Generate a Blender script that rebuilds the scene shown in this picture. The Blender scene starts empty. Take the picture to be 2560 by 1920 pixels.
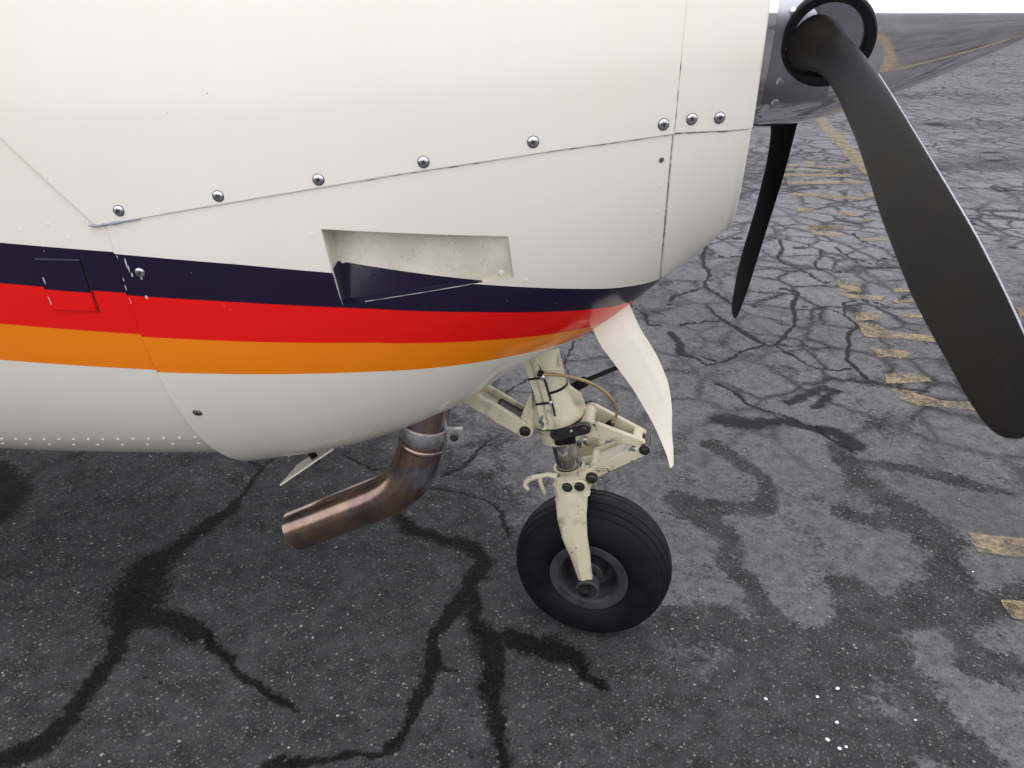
import bpy, math, random
import numpy as np
from mathutils import Vector, Matrix

random.seed(7)
rng = np.random.default_rng(7)
sc = bpy.context.scene
col = sc.collection
R = math.radians

# ------------------------------------------------------------------ camera
CAM_H = 1.30
FPX = 1850.0                                   # focal length in pixels of a 2560 px wide frame
PITCH = math.atan((960 - 32) / FPX)
cam = bpy.data.cameras.new('camera')
cam.sensor_width = 36.0
cam.lens = 36.0 * FPX / 2560.0
cam.clip_start = 0.02
cam.clip_end = 9000
cam.dof.use_dof = True
cam.dof.focus_distance = 1.5
cam.dof.aperture_fstop = 15.0
cam_o = bpy.data.objects.new('camera', cam)
col.objects.link(cam_o)
cam_o.location = (0, 0, CAM_H)
cam_o.rotation_euler = (math.pi / 2 - PITCH, 0, 0)
sc.camera = cam_o

# ------------------------------------------------------------------ sky, sun, exposure
SUN_EL, SUN_AZ = R(66), R(150)                 # azimuth measured clockwise from +Y
wd = bpy.data.worlds.new('World')
sc.world = wd
wd.use_nodes = True
nt = wd.node_tree
nt.nodes.clear()
sky = nt.nodes.new('ShaderNodeTexSky')
sky.sky_type = 'NISHITA'
sky.sun_disc = False
sky.sun_elevation = SUN_EL
sky.sun_rotation = SUN_AZ
sky.dust_density = 4.0
sky.air_density = 1.0
hs = nt.nodes.new('ShaderNodeHueSaturation')
hs.inputs['Saturation'].default_value = 0.16   # cloud cover: the blue is washed out
hs.inputs['Value'].default_value = 1.0
cl = nt.nodes.new('ShaderNodeMixRGB')
cl.inputs['Fac'].default_value = 0.78
cl.inputs['Color2'].default_value = (20.0, 20.1, 20.7, 1)
bg = nt.nodes.new('ShaderNodeBackground')
bg.inputs['Strength'].default_value = 0.10
ow = nt.nodes.new('ShaderNodeOutputWorld')
nt.links.new(sky.outputs[0], hs.inputs['Color'])
nt.links.new(hs.outputs[0], cl.inputs['Color1'])
nt.links.new(cl.outputs[0], bg.inputs['Color'])
nt.links.new(bg.outputs[0], ow.inputs['Surface'])

sun = bpy.data.lights.new('sun', 'SUN')
sun.energy = 0.55
sun.angle = R(25)
sun.color = (1.0, 0.97, 0.92)
sun_o = bpy.data.objects.new('sun', sun)
col.objects.link(sun_o)
_sd = Vector((math.sin(SUN_AZ) * math.cos(SUN_EL), math.cos(SUN_AZ) * math.cos(SUN_EL), math.sin(SUN_EL)))
sun_o.rotation_euler = (-_sd).to_track_quat('-Z', 'Y').to_euler()

sc.view_settings.view_transform = 'Standard'
sc.view_settings.look = 'None'
sc.view_settings.exposure = 0.0
sc.cycles.max_bounces = 6
sc.cycles.diffuse_bounces = 3
sc.cycles.glossy_bounces = 3
sc.cycles.transmission_bounces = 2
sc.cycles.transparent_max_bounces = 6
sc.cycles.caustics_reflective = False
sc.cycles.caustics_refractive = False
sc.view_settings.gamma = 1.0
sc.view_settings.use_curve_mapping = False

# ------------------------------------------------------------------ geometry helpers
PSI = R(12.4)                                   # the airplane's heading against the picture plane
ORG = np.array([.465, 1.269, 0.0])              # ground below the propeller hub
FW = np.array([math.cos(PSI), -math.sin(PSI), 0.0])
NW = np.array([-math.sin(PSI), -math.cos(PSI), 0.0])


def ground_at(x, y):
    """pixel of the photograph -> point on the tarmac (z = 0)"""
    a, b = (x - 1280) / FPX, (960 - y) / FPX
    cp, sp = math.cos(PITCH), math.sin(PITCH)
    d = np.array([a, cp + b * sp, -sp + b * cp])
    t = CAM_H / -d[2]
    return np.array([d[0] * t, d[1] * t]), t


def pch(xk, yk, x):
    """monotone cubic interpolation"""
    xk = np.asarray(xk, float)
    yk = np.asarray(yk, float)
    h = np.diff(xk)
    dl = np.diff(yk) / h
    m = np.zeros(len(xk))
    m[0], m[-1] = dl[0], dl[-1]
    for i in range(1, len(xk) - 1):
        if dl[i - 1] * dl[i] > 0:
            w1 = 2 * h[i] + h[i - 1]
            w2 = h[i] + 2 * h[i - 1]
            m[i] = (w1 + w2) / (w1 / dl[i - 1] + w2 / dl[i])
    x = np.clip(np.asarray(x, float), xk[0], xk[-1])
    i = np.clip(np.searchsorted(xk, x) - 1, 0, len(xk) - 2)
    t = (x - xk[i]) / h[i]
    return ((2 * t**3 - 3 * t**2 + 1) * yk[i] + (t**3 - 2 * t**2 + t) * h[i] * m[i]
            + (-2 * t**3 + 3 * t**2) * yk[i + 1] + (t**3 - t**2) * h[i] * m[i + 1])


def unit(v):
    v = np.asarray(v, float)
    return v / max(np.linalg.norm(v), 1e-12)


class MB:
    """collects shapes for ONE mesh; coordinates are (s forward, w to starboard, z up)"""

    def __init__(self):
        self.v, self.f, self.m = [], [], []

    def add(self, verts, faces, mat=0):
        k = len(self.v)
        self.v += [tuple(map(float, p)) for p in verts]
        self.f += [tuple(int(i) + k for i in f) for f in faces]
        self.m += [mat] * len(faces)

    def box(self, c, ax, half, mat=0, bev=0.0):
        c = np.asarray(c, float)
        A = [unit(a) for a in ax]
        hx, hy, hz = half
        b = min(bev, hx * .9, hy * .9, hz * .9)
        P, F = [], []
        if b <= 0:
            for i in (-1, 1):
                for j in (-1, 1):
                    for k in (-1, 1):
                        P.append(c + A[0] * i * hx + A[1] * j * hy + A[2] * k * hz)
            F = [(0, 1, 3, 2), (4, 6, 7, 5), (0, 4, 5, 1), (2, 3, 7, 6), (0, 2, 6, 4), (1, 5, 7, 3)]
        else:
            o = [(-1, -1), (1, -1), (1, 1), (-1, 1)]
            ring = []
            for (i, j) in o:
                if i == j:
                    q = [(i * hx, j * (hy - b)), (i * (hx - b), j * hy)]
                else:
                    q = [(i * (hx - b), j * hy), (i * hx, j * (hy - b))]
                ring += q
            for z_, sh in ((-hz, b), (-hz + b, 0), (hz - b, 0), (hz, b)):
                for (x, y) in ring:
                    P.append(c + A[0] * (x - math.copysign(min(sh, abs(x)), x)) + A[1] * (y - math.copysign(min(sh, abs(y)), y)) + A[2] * z_)
            n = 8
            for r in range(3):
                for i in range(n):
                    F.append((r * n + i, r * n + (i + 1) % n, (r + 1) * n + (i + 1) % n, (r + 1) * n + i))
            F.append(tuple(range(n - 1, -1, -1)))
            F.append(tuple(range(3 * n, 4 * n)))
        self.add(P, F, mat)

    def rings(self, rows, closed=True, cap0=False, cap1=False, mat=0):
        n = len(rows[0])
        P = [p for r in rows for p in r]
        F = []
        for i in range(len(rows) - 1):
            for j in range(n if closed else n - 1):
                F.append((i * n + j, i * n + (j + 1) % n, (i + 1) * n + (j + 1) % n, (i + 1) * n + j))
        if cap0:
            F.append(tuple(range(n - 1, -1, -1)))
        if cap1:
            F.append(tuple((len(rows) - 1) * n + j for j in range(n)))
        self.add(P, F, mat)

    def tube(self, path, rad, n=16, caps=True, mat=0):
        path = [np.asarray(p, float) for p in path]
        if np.isscalar(rad):
            rad = [rad] * len(path)
        T = [unit(path[min(i + 1, len(path) - 1)] - path[max(i - 1, 0)]) for i in range(len(path))]
        up = np.array([0, 0, 1.0]) if abs(T[0][2]) < .9 else np.array([0, 1.0, 0])
        u = unit(np.cross(T[0], up))
        rows = []
        for p, t, r in zip(path, T, rad):
            u = unit(u - t * (u @ t))
            v = np.cross(t, u)
            rows.append([p + r * (math.cos(2 * math.pi * k / n) * u + math.sin(2 * math.pi * k / n) * v) for k in range(n)])
        self.rings(rows, True, caps, caps, mat)

    def lathe(self, c, axis, prof, n=48, mat=0, cap=False):
        """prof: list of (distance along axis, radius)"""
        c = np.asarray(c, float)
        a = unit(axis)
        up = np.array([0, 0, 1.0]) if abs(a[2]) < .9 else np.array([1.0, 0, 0])
        u = unit(np.cross(a, up))
        v = np.cross(a, u)
        rows = [[c + a * d + r * (math.cos(2 * math.pi * k / n) * u + math.sin(2 * math.pi * k / n) * v) for k in range(n)] for d, r in prof]
        self.rings(rows, True, cap, cap, mat)

    def plate(self, outline, thick, bulge=None, mat=0):
        """closed outline (list of 3D points) extruded by the vector thick"""
        P0 = [np.asarray(p, float) for p in outline]
        t = np.asarray(thick, float)
        n = len(P0)
        F = [tuple(range(n)), tuple(range(2 * n - 1, n - 1, -1))]
        F += [(i, n + i, n + (i + 1) % n, (i + 1) % n) for i in range(n)]
        self.add(P0 + [p + t for p in P0], F, mat)

    def build(self, name, mats, parent=None, smooth=True, angle=35, attrs=None, world=False):
        me = bpy.data.meshes.new(name)
        if world:
            V = self.v
        else:
            V = [(p[0], -p[1], p[2]) for p in self.v]      # airplane axes: X forward, Y to port, Z up
        me.from_pydata(V, [], self.f)
        if not isinstance(mats, (list, tuple)):
            mats = [mats]
        for m in mats:
            me.materials.append(m)
        me.polygons.foreach_set('material_index', self.m)
        if attrs:
            for k, a in attrs.items():
                at = me.attributes.new(k, 'FLOAT', 'POINT')
                at.data.foreach_set('value', np.asarray(a, np.float32))
        import bmesh
        bm = bmesh.new()
        bm.from_mesh(me)
        bmesh.ops.recalc_face_normals(bm, faces=bm.faces)
        bm.to_mesh(me)
        bm.free()
        if smooth:
            me.polygons.foreach_set('use_smooth', [True] * len(me.polygons))
            me.set_sharp_from_angle(angle=R(angle))
        me.update()
        o = bpy.data.objects.new(name, me)
        col.objects.link(o)
        if parent is not None:
            o.parent = parent
        return o


def tag(o, label=None, cat=None, group=None, kind=None):
    if label:
        o['label'] = label
    if cat:
        o['category'] = cat
    if group:
        o['group'] = group
    if kind:
        o['kind'] = kind
    return o


# ------------------------------------------------------------------ materials
def new_mat(name):
    m = bpy.data.materials.new(name)
    m.use_nodes = True
    n = m.node_tree.nodes
    return m, n, m.node_tree.links, n['Principled BSDF']


def N(nodes, kind, **kw):
    x = nodes.new(kind)
    for k, v in kw.items():
        setattr(x, k, v)
    return x


def ramp(nodes, stops, interp='LINEAR'):
    r = nodes.new('ShaderNodeValToRGB')
    r.color_ramp.interpolation = interp
    e = r.color_ramp.elements
    while len(e) < len(stops):
        e.new(0.5)
    for el, (p, c) in zip(e, stops):
        el.position = p
        el.color = (c, c, c, 1) if np.isscalar(c) else (*c, 1)
    return r


def noise(nodes, links, vec, scale, detail=4, rough=.55, dist=0.0):
    t = nodes.new('ShaderNodeTexNoise')
    t.inputs['Scale'].default_value = scale
    t.inputs['Detail'].default_value = detail
    t.inputs['Roughness'].default_value = rough
    t.inputs['Distortion'].default_value = dist
    if vec is not None:
        links.new(vec, t.inputs['Vector'])
    return t


def mixc(nodes, links, fac, a, b, mode='MIX'):
    m = nodes.new('ShaderNodeMixRGB')
    m.blend_type = mode
    for sock, val in (('Fac', fac), ('Color1', a), ('Color2', b)):
        if hasattr(val, 'is_output'):
            links.new(val, m.inputs[sock])
        elif np.isscalar(val):
            m.inputs[sock].default_value = val if sock == 'Fac' else (val, val, val, 1)
        else:
            m.inputs[sock].default_value = (*val, 1)
    return m.outputs[0]


def math_(nodes, links, op, a, b=0.0, clamp=False):
    m = nodes.new('ShaderNodeMath')
    m.operation = op
    m.use_clamp = clamp
    for i, v in enumerate((a, b)):
        if hasattr(v, 'is_output'):
            links.new(v, m.inputs[i])
        else:
            m.inputs[i].default_value = v
    return m.outputs[0]


def simple(name, color, rough=.5, metal=0.0, spec=.5, var=.12, scale=40, bump=0.0, bscale=200, coat=0.0):
    m, n, l, b = new_mat(name)
    tc = N(n, 'ShaderNodeTexCoord')
    t = noise(n, l, tc.outputs['Object'], scale, 5, .6)
    r = ramp(n, [(.25, 1 - var), (.75, 1 + var)])
    l.new(t.outputs[0], r.inputs[0])
    l.new(mixc(n, l, 1.0, color, r.outputs[0], 'MULTIPLY'), b.inputs['Base Color'])
    rr = ramp(n, [(.3, max(0.02, rough * .82)), (.7, min(1, rough * 1.2))])
    l.new(t.outputs[0], rr.inputs[0])
    l.new(rr.outputs[0], b.inputs['Roughness'])
    b.inputs['Metallic'].default_value = metal
    b.inputs['Specular IOR Level'].default_value = spec
    b.inputs['Coat Weight'].default_value = coat
    if bump > 0:
        t2 = noise(n, l, tc.outputs['Object'], bscale, 3, .6)
        bp = N(n, 'ShaderNodeBump')
        bp.inputs['Strength'].default_value = bump
        bp.inputs['Distance'].default_value = .002
        l.new(t2.outputs[0], bp.inputs['Height'])
        l.new(bp.outputs[0], b.inputs['Normal'])
    return m


WHITE = (.785, .762, .695)
NAVY = (.010, .0065, .025)
RED = (.80, .005, .004)
ORANGE = (.88, .23, .002)


def paint_material(name, stripes, shaded_dirty=False):
    """gloss airplane paint; the stripe edges are mesh attributes (height above each edge)"""
    m, n, l, b = new_mat(name)
    tc = N(n, 'ShaderNodeTexCoord')
    big = noise(n, l, tc.outputs['Object'], 2.2, 2, .5)
    dirt = ramp(n, [(.25, (.95, .945, .935)), (.75, (1.02, 1.02, 1.02))])
    l.new(big.outputs[0], dirt.inputs[0])
    # streaks of grime that run down the skin
    mp = N(n, 'ShaderNodeMapping')
    mp.inputs['Scale'].default_value = (26, 26, 2.2)
    l.new(tc.outputs['Object'], mp.inputs['Vector'])
    st = noise(n, l, mp.outputs[0], 1.0, 2, .5)
    str_ = ramp(n, [(.25, (.988, .985, .978)), (.65, (1, 1, 1))])
    l.new(st.outputs[0], str_.inputs[0])
    cur = mixc(n, l, 1.0, WHITE, dirt.outputs[0], 'MULTIPLY')
    cur = mixc(n, l, 1.0, cur, str_.outputs[0], 'MULTIPLY')
    if shaded_dirty:
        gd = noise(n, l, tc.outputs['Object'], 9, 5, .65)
        gr_ = ramp(n, [(.30, (.68, .65, .58)), (.68, (.94, .93, .89))])  # dirt tone, darkened to paint the shade of the recess as well
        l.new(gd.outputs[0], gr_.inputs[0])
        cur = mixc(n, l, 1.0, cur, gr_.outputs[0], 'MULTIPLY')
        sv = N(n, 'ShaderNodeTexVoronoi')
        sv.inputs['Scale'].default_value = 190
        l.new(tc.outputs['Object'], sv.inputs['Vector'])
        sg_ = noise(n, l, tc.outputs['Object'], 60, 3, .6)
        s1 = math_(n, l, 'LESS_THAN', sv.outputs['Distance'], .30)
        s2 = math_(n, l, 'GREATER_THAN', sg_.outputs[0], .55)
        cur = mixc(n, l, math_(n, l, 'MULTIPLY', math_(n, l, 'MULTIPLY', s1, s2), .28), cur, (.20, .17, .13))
    white = cur
    if stripes:
        for key, c in (('e1', NAVY), ('e2', RED), ('e3', ORANGE), ('e4', None)):
            at = N(n, 'ShaderNodeAttribute', attribute_name=key)
            lt = math_(n, l, 'LESS_THAN', at.outputs['Fac'], 0.0)
            if c is None:
                cur = mixc(n, l, lt, cur, white)
            else:
                cc = mixc(n, l, 1.0, c, dirt.outputs[0], 'MULTIPLY')
                cur = mixc(n, l, lt, cur, cc)
    # tiny specks of dirt
    vo = N(n, 'ShaderNodeTexVoronoi')
    vo.inputs['Scale'].default_value = 34
    l.new(tc.outputs['Object'], vo.inputs['Vector'])
    gate = noise(n, l, tc.outputs['Object'], 7, 2, .5)
    g1 = math_(n, l, 'LESS_THAN', vo.outputs['Distance'], .035)
    g2 = math_(n, l, 'GREATER_THAN', gate.outputs[0], .56)
    cur = mixc(n, l, math_(n, l, 'MULTIPLY', math_(n, l, 'MULTIPLY', g1, g2), .75), cur, (.22, .20, .18))
    l.new(cur, b.inputs['Base Color'])
    rr = ramp(n, [(.3, .11), (.7, .20)])
    fine = noise(n, l, tc.outputs['Object'], 14, 5, .6)
    l.new(fine.outputs[0], rr.inputs[0])
    l.new(rr.outputs[0], b.inputs['Roughness'])
    b.inputs['Specular IOR Level'].default_value = .5
    # slight oil-canning of the sheet metal and orange peel
    wv = noise(n, l, tc.outputs['Object'], 4.0, 1, .4)
    hgt = wv.outputs[0]
    bp = N(n, 'ShaderNodeBump')
    bp.inputs['Strength'].default_value = .35
    bp.inputs['Distance'].default_value = .006
    l.new(hgt, bp.inputs['Height'])
    l.new(bp.outputs[0], b.inputs['Normal'])
    return m


M = {}
M['paint'] = paint_material('striped_airplane_paint', True)
M['inlet'] = paint_material('shaded_dirty_inlet_paint', True, True)
M['white'] = paint_material('white_airplane_paint', False)


def gear_paint():
    """yellowed cream enamel chipped down to green primer and dark grime"""
    m, n, l, b = new_mat('chipped_cream_enamel')
    tc = N(n, 'ShaderNodeTexCoord')
    v = tc.outputs['Object']
    t = noise(n, l, v, 9, 5, .6)
    base = ramp(n, [(.3, (.50, .455, .33)), (.7, (.63, .585, .44))])
    l.new(t.outputs[0], base.inputs[0])
    chip = noise(n, l, v, 21, 6, .66, .5)
    cm = ramp(n, [(.618, 0.0), (.628, 1.0)])
    l.new(chip.outputs[0], cm.inputs[0])
    c1 = mixc(n, l, cm.outputs[0], base.outputs[0], (.045, .075, .06))
    gr = noise(n, l, v, 24, 6, .65)
    gm = ramp(n, [(.54, 0.0), (.72, .70)])
    l.new(gr.outputs[0], gm.inputs[0])
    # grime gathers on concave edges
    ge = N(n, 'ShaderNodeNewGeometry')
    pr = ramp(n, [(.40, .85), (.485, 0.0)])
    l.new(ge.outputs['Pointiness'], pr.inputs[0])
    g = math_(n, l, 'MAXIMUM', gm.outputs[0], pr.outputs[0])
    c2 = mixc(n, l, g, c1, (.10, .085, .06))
    l.new(c2, b.inputs['Base Color'])
    b.inputs['Roughness'].default_value = .38
    bp = N(n, 'ShaderNodeBump')
    bp.inputs['Strength'].default_value = .4
    bp.inputs['Distance'].default_value = .001
    inv = math_(n, l, 'SUBTRACT', 1.0, cm.outputs[0])
    l.new(inv, bp.inputs['Height'])
    l.new(bp.outputs[0], b.inputs['Normal'])
    return m


M['gear'] = gear_paint()
M['door'] = simple('door_enamel', (.80, .765, .66), .3, var=.05, scale=14)
M['steel'] = simple('screw_steel', (.60, .60, .62), .20, 1.0, var=.15, scale=300)
M['chrome'] = simple('chromed_piston', (.55, .56, .60), .10, 1.0, var=.1, scale=60)
M['black'] = simple('black_metal', (.006, .006, .008), .40, 0.0, spec=.22, var=.3, scale=60)
M['hole'] = simple('dark_gap', (.006, .006, .006), .8, 0.0)
M['bolt'] = simple('oily_bolt', (.055, .05, .048), .38, .7, var=.3, scale=120)
M['dark'] = simple('blued_steel', (.06, .058, .062), .36, .8, var=.3, scale=70)
M['rubber'] = simple('tyre_rubber', (.0065, .0065, .0085), .62, 0.0, spec=.14, var=.35, scale=28, bump=.25, bscale=260)
M['rim'] = simple('rim_grey', (.045, .043, .048), .50, .15, spec=.3, var=.4, scale=34, bump=.2, bscale=160)
M['hose'] = simple('brass_hose', (.32, .25, .12), .4, .5, var=.3, scale=90)
M['alu'] = simple('bare_aluminium', (.72, .72, .73), .32, 1.0, var=.1, scale=80)
M['chip'] = simple('paint_chip', (.52, .51, .50), .6, var=.15, scale=200)  # chipped paint; also the painted highlight on the inlet rim
M['pebble'] = simple('white_stone', (.75, .75, .74), .7, var=.15, scale=90)


def spinner_mat():
    m, n, l, b = new_mat('polished_spinner_metal')
    tc = N(n, 'ShaderNodeTexCoord')
    b.inputs['Metallic'].default_value = 1.0
    b.inputs['Base Color'].default_value = (.92, .92, .95, 1)
    t = noise(n, l, tc.outputs['Object'], 18, 5, .6)
    r = ramp(n, [(.3, .05), (.75, .11)])
    l.new(t.outputs[0], r.inputs[0])
    l.new(r.outputs[0], b.inputs['Roughness'])
    t2 = noise(n, l, tc.outputs['Object'], 7, 2, .5)
    bp = N(n, 'ShaderNodeBump')
    bp.inputs['Strength'].default_value = .06
    bp.inputs['Distance'].default_value = .004
    l.new(t2.outputs[0], bp.inputs['Height'])
    l.new(bp.outputs[0], b.inputs['Normal'])
    return m


M['spinner'] = spinner_mat()
M['plate'] = simple('brushed_plate', (.50, .50, .56), .20, 1.0, var=.1, scale=30)


def blade_mat():
    m, n, l, b = new_mat('propeller_black')
    tc = N(n, 'ShaderNodeTexCoord')
    t = noise(n, l, tc.outputs['Object'], 3.2, 3, .5)
    c = ramp(n, [(.34, (.0035, .0035, .0048)), (.52, (.0085, .0078, .0072)), (.70, (.021, .0172, .0128))])  # brown tones paint the blade's sheen into its base colour
    l.new(t.outputs[0], c.inputs[0])
    mp = N(n, 'ShaderNodeMapping')
    mp.inputs['Scale'].default_value = (60, 4, 60)
    l.new(tc.outputs['Object'], mp.inputs['Vector'])
    s = noise(n, l, mp.outputs[0], 6, 3, .6)
    sm = ramp(n, [(.58, 0.0), (.80, .45)])
    l.new(s.outputs[0], sm.inputs[0])
    l.new(mixc(n, l, sm.outputs[0], c.outputs[0], (.03, .027, .024)), b.inputs['Base Color'])
    rr = ramp(n, [(.3, .30), (.7, .42)])
    l.new(t.outputs[0], rr.inputs[0])
    l.new(rr.outputs[0], b.inputs['Roughness'])
    b.inputs['Specular IOR Level'].default_value = .07
    return m


M['blade'] = blade_mat()
M['tip'] = simple('red_blade_tip', (.45, .03, .03), .4)
M['edge'] = simple('worn_leading_edge', (.55, .57, .60), .25, 1.0, var=.3, scale=60)


def exhaust_mat():
    """heat-tinted steel: brown, copper and bluish bands"""
    m, n, l, b = new_mat('heat_tinted_steel')
    tc = N(n, 'ShaderNodeTexCoord')
    t = noise(n, l, tc.outputs['Object'], 7, 2, .5, .6)
    c = ramp(n, [(.28, (.18, .14, .145)), (.40, (.29, .205, .18)), (.50, (.41, .285, .205)), (.58, (.32, .25, .25)), (.70, (.50, .50, .58))])
    l.new(t.outputs[0], c.inputs[0])
    f = noise(n, l, tc.outputs['Object'], 90, 4, .6)
    fr = ramp(n, [(.35, .92), (.65, 1.05)])
    l.new(f.outputs[0], fr.inputs[0])
    l.new(mixc(n, l, 1.0, c.outputs[0], fr.outputs[0], 'MULTIPLY'), b.inputs['Base Color'])
    b.inputs['Metallic'].default_value = .92
    rr = ramp(n, [(.35, .13), (.65, .22)])
    l.new(f.outputs[0], rr.inputs[0])
    l.new(rr.outputs[0], b.inputs['Roughness'])
    return m


M['exhaust'] = exhaust_mat()


# asphalt ------------------------------------------------------------
def asphalt_mat():
    m, n, l, b = new_mat('weathered_asphalt')
    ge = N(n, 'ShaderNodeNewGeometry')
    pos = ge.outputs['Position']
    cr = N(n, 'ShaderNodeAttribute', attribute_name='crack').outputs['Fac']
    stn = N(n, 'ShaderNodeAttribute', attribute_name='stain').outputs['Fac']
    wrn = N(n, 'ShaderNodeAttribute', attribute_name='worn').outputs['Fac']
    fine = noise(n, l, pos, 70, 4, .7)
    mid = noise(n, l, pos, 9, 5, .62)
    big = noise(n, l, pos, .9, 3, .6)
    # ragged edges for the mapped areas
    j = math_(n, l, 'MULTIPLY', math_(n, l, 'SUBTRACT', fine.outputs[0], .5), 1.5)
    j2 = math_(n, l, 'MULTIPLY', math_(n, l, 'SUBTRACT', mid.outputs[0], .5), 1.2)
    jj = math_(n, l, 'ADD', j, j2)

    def edge(a, lo, hi):
        r = ramp(n, [(lo, 0.0), (hi, 1.0)], 'EASE')
        l.new(math_(n, l, 'ADD', a, jj), r.inputs[0])
        return r.outputs[0]
    worn = edge(wrn, .28, .72)
    stain = edge(stn, .16, .74)
    crack = edge(cr, .40, .60)
    # far away: crazed surface told by the material alone
    warp = N(n, 'ShaderNodeVectorMath', operation='MULTIPLY_ADD')
    l.new(mid.outputs[1], warp.inputs[0])
    warp.inputs[1].default_value = (.12, .12, 0)
    l.new(pos, warp.inputs[2])
    rad_ = N(n, 'ShaderNodeVectorMath', operation='LENGTH')
    l.new(pos, rad_.inputs[0])
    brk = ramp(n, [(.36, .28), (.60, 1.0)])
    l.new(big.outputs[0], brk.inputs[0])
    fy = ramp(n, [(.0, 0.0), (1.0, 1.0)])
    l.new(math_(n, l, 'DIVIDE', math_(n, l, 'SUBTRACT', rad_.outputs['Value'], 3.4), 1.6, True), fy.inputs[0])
    far = None
    for scale, r0, r1, wd in ((3.7, 1.75, 2.5, 1.15), (1.7, 3.0, 4.5, .75)):
        vo = N(n, 'ShaderNodeTexVoronoi', feature='DISTANCE_TO_EDGE')
        vo.inputs['Scale'].default_value = scale
        l.new(warp.outputs[0], vo.inputs['Vector'])
        vr = ramp(n, [(.010 * wd, 1.0), (.030 * wd, .62), (.085 * wd, 0.0)])
        l.new(math_(n, l, 'ADD', vo.outputs['Distance'], math_(n, l, 'MULTIPLY', j, .035)), vr.inputs[0])
        g = math_(n, l, 'DIVIDE', math_(n, l, 'SUBTRACT', rad_.outputs['Value'], r0), r1 - r0, True)
        f = math_(n, l, 'MULTIPLY', math_(n, l, 'MULTIPLY', vr.outputs[0], g), brk.outputs[0])
        far = f if far is None else math_(n, l, 'MAXIMUM', far, f)
    crack = math_(n, l, 'MAXIMUM', crack, math_(n, l, 'MULTIPLY', far, .97))
    # binder
    bind = ramp(n, [(.30, (.029, .0288, .031)), (.70, (.062, .061, .0655))])
    l.new(mid.outputs[0], bind.inputs[0])
    lite = ramp(n, [(.28, (.090, .0885, .094)), (.72, (.150, .147, .155))])
    l.new(fine.outputs[0], lite.inputs[0])
    blot = noise(n, l, pos, 26, 3, .6)
    bl = ramp(n, [(.34, .70), (.52, 1.0), (.70, 1.14)])
    l.new(blot.outputs[0], bl.inputs[0])
    c = mixc(n, l, worn, bind.outputs[0], lite.outputs[0])
    c = mixc(n, l, 1.0, c, bl.outputs[0], 'MULTIPLY')
    dk = ramp(n, [(.3, .80), (.7, 1.16)])
    l.new(big.outputs[0], dk.inputs[0])
    c = mixc(n, l, 1.0, c, dk.outputs[0], 'MULTIPLY')
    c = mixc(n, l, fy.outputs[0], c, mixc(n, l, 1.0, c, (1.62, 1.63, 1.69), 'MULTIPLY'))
    # aggregate: two sizes of stone chips
    cw = N(n, 'ShaderNodeVectorMath', operation='MULTIPLY_ADD')
    l.new(fine.outputs[1], cw.inputs[0])
    cw.inputs[1].default_value = (.010, .010, 0)
    l.new(pos, cw.inputs[2])
    for scale, hi, gate, amt in ((135, .24, .42, .85), (290, .19, .46, .80)):
        v = N(n, 'ShaderNodeTexVoronoi')
        v.inputs['Scale'].default_value = scale
        l.new(cw.outputs[0], v.inputs['Vector'])
        sp = N(n, 'ShaderNodeSeparateColor')
        l.new(v.outputs['Color'], sp.inputs[0])
        rad = math_(n, l, 'MULTIPLY', math_(n, l, 'POWER', sp.outputs['Green'], 1.6), gate)
        sm = ramp(n, [(.0, 1.0), (.10, 0.0)])
        l.new(math_(n, l, 'SUBTRACT', v.outputs['Distance'], math_(n, l, 'ADD', rad, .03)), sm.inputs[0])
        br = ramp(n, [(.0, .010), (.35, .035), (.60, .075), (.85, .125), (.97, hi), (1.0, hi * 1.9)])
        l.new(sp.outputs['Red'], br.inputs[0])
        tint = mixc(n, l, math_(n, l, 'MULTIPLY', sp.outputs['Blue'], .35), br.outputs[0], (.10, .09, .08), 'MIX')
        k = math_(n, l, 'MULTIPLY', sm.outputs[0], math_(n, l, 'SUBTRACT', amt, math_(n, l, 'MULTIPLY', worn, .30)))
        c = mixc(n, l, k, c, tint)
    # stains soak the stones as well
    c = mixc(n, l, math_(n, l, 'MULTIPLY', stain, .93), c, mixc(n, l, 1.0, c, (.13, .125, .13), 'MULTIPLY'))
    c = mixc(n, l, math_(n, l, 'MULTIPLY', crack, .88), c, (.017, .0165, .0175))
    l.new(c, b.inputs['Base Color'])
    rr = math_(n, l, 'SUBTRACT', .86, math_(n, l, 'MULTIPLY', stain, .18))
    l.new(rr, b.inputs['Roughness'])
    b.inputs['Specular IOR Level'].default_value = .04
    # relief
    v2 = N(n, 'ShaderNodeTexVoronoi')
    v2.inputs['Scale'].default_value = 150
    l.new(pos, v2.inputs['Vector'])
    hg = math_(n, l, 'ADD', math_(n, l, 'MULTIPLY', v2.outputs['Distance'], -.8), math_(n, l, 'MULTIPLY', fine.outputs[0], 1.0))
    bp = N(n, 'ShaderNodeBump')
    bp.inputs['Strength'].default_value = .75
    bp.inputs['Distance'].default_value = .004
    l.new(hg, bp.inputs['Height'])
    l.new(bp.outputs[0], b.inputs['Normal'])
    return m


M['asphalt'] = asphalt_mat()


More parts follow.
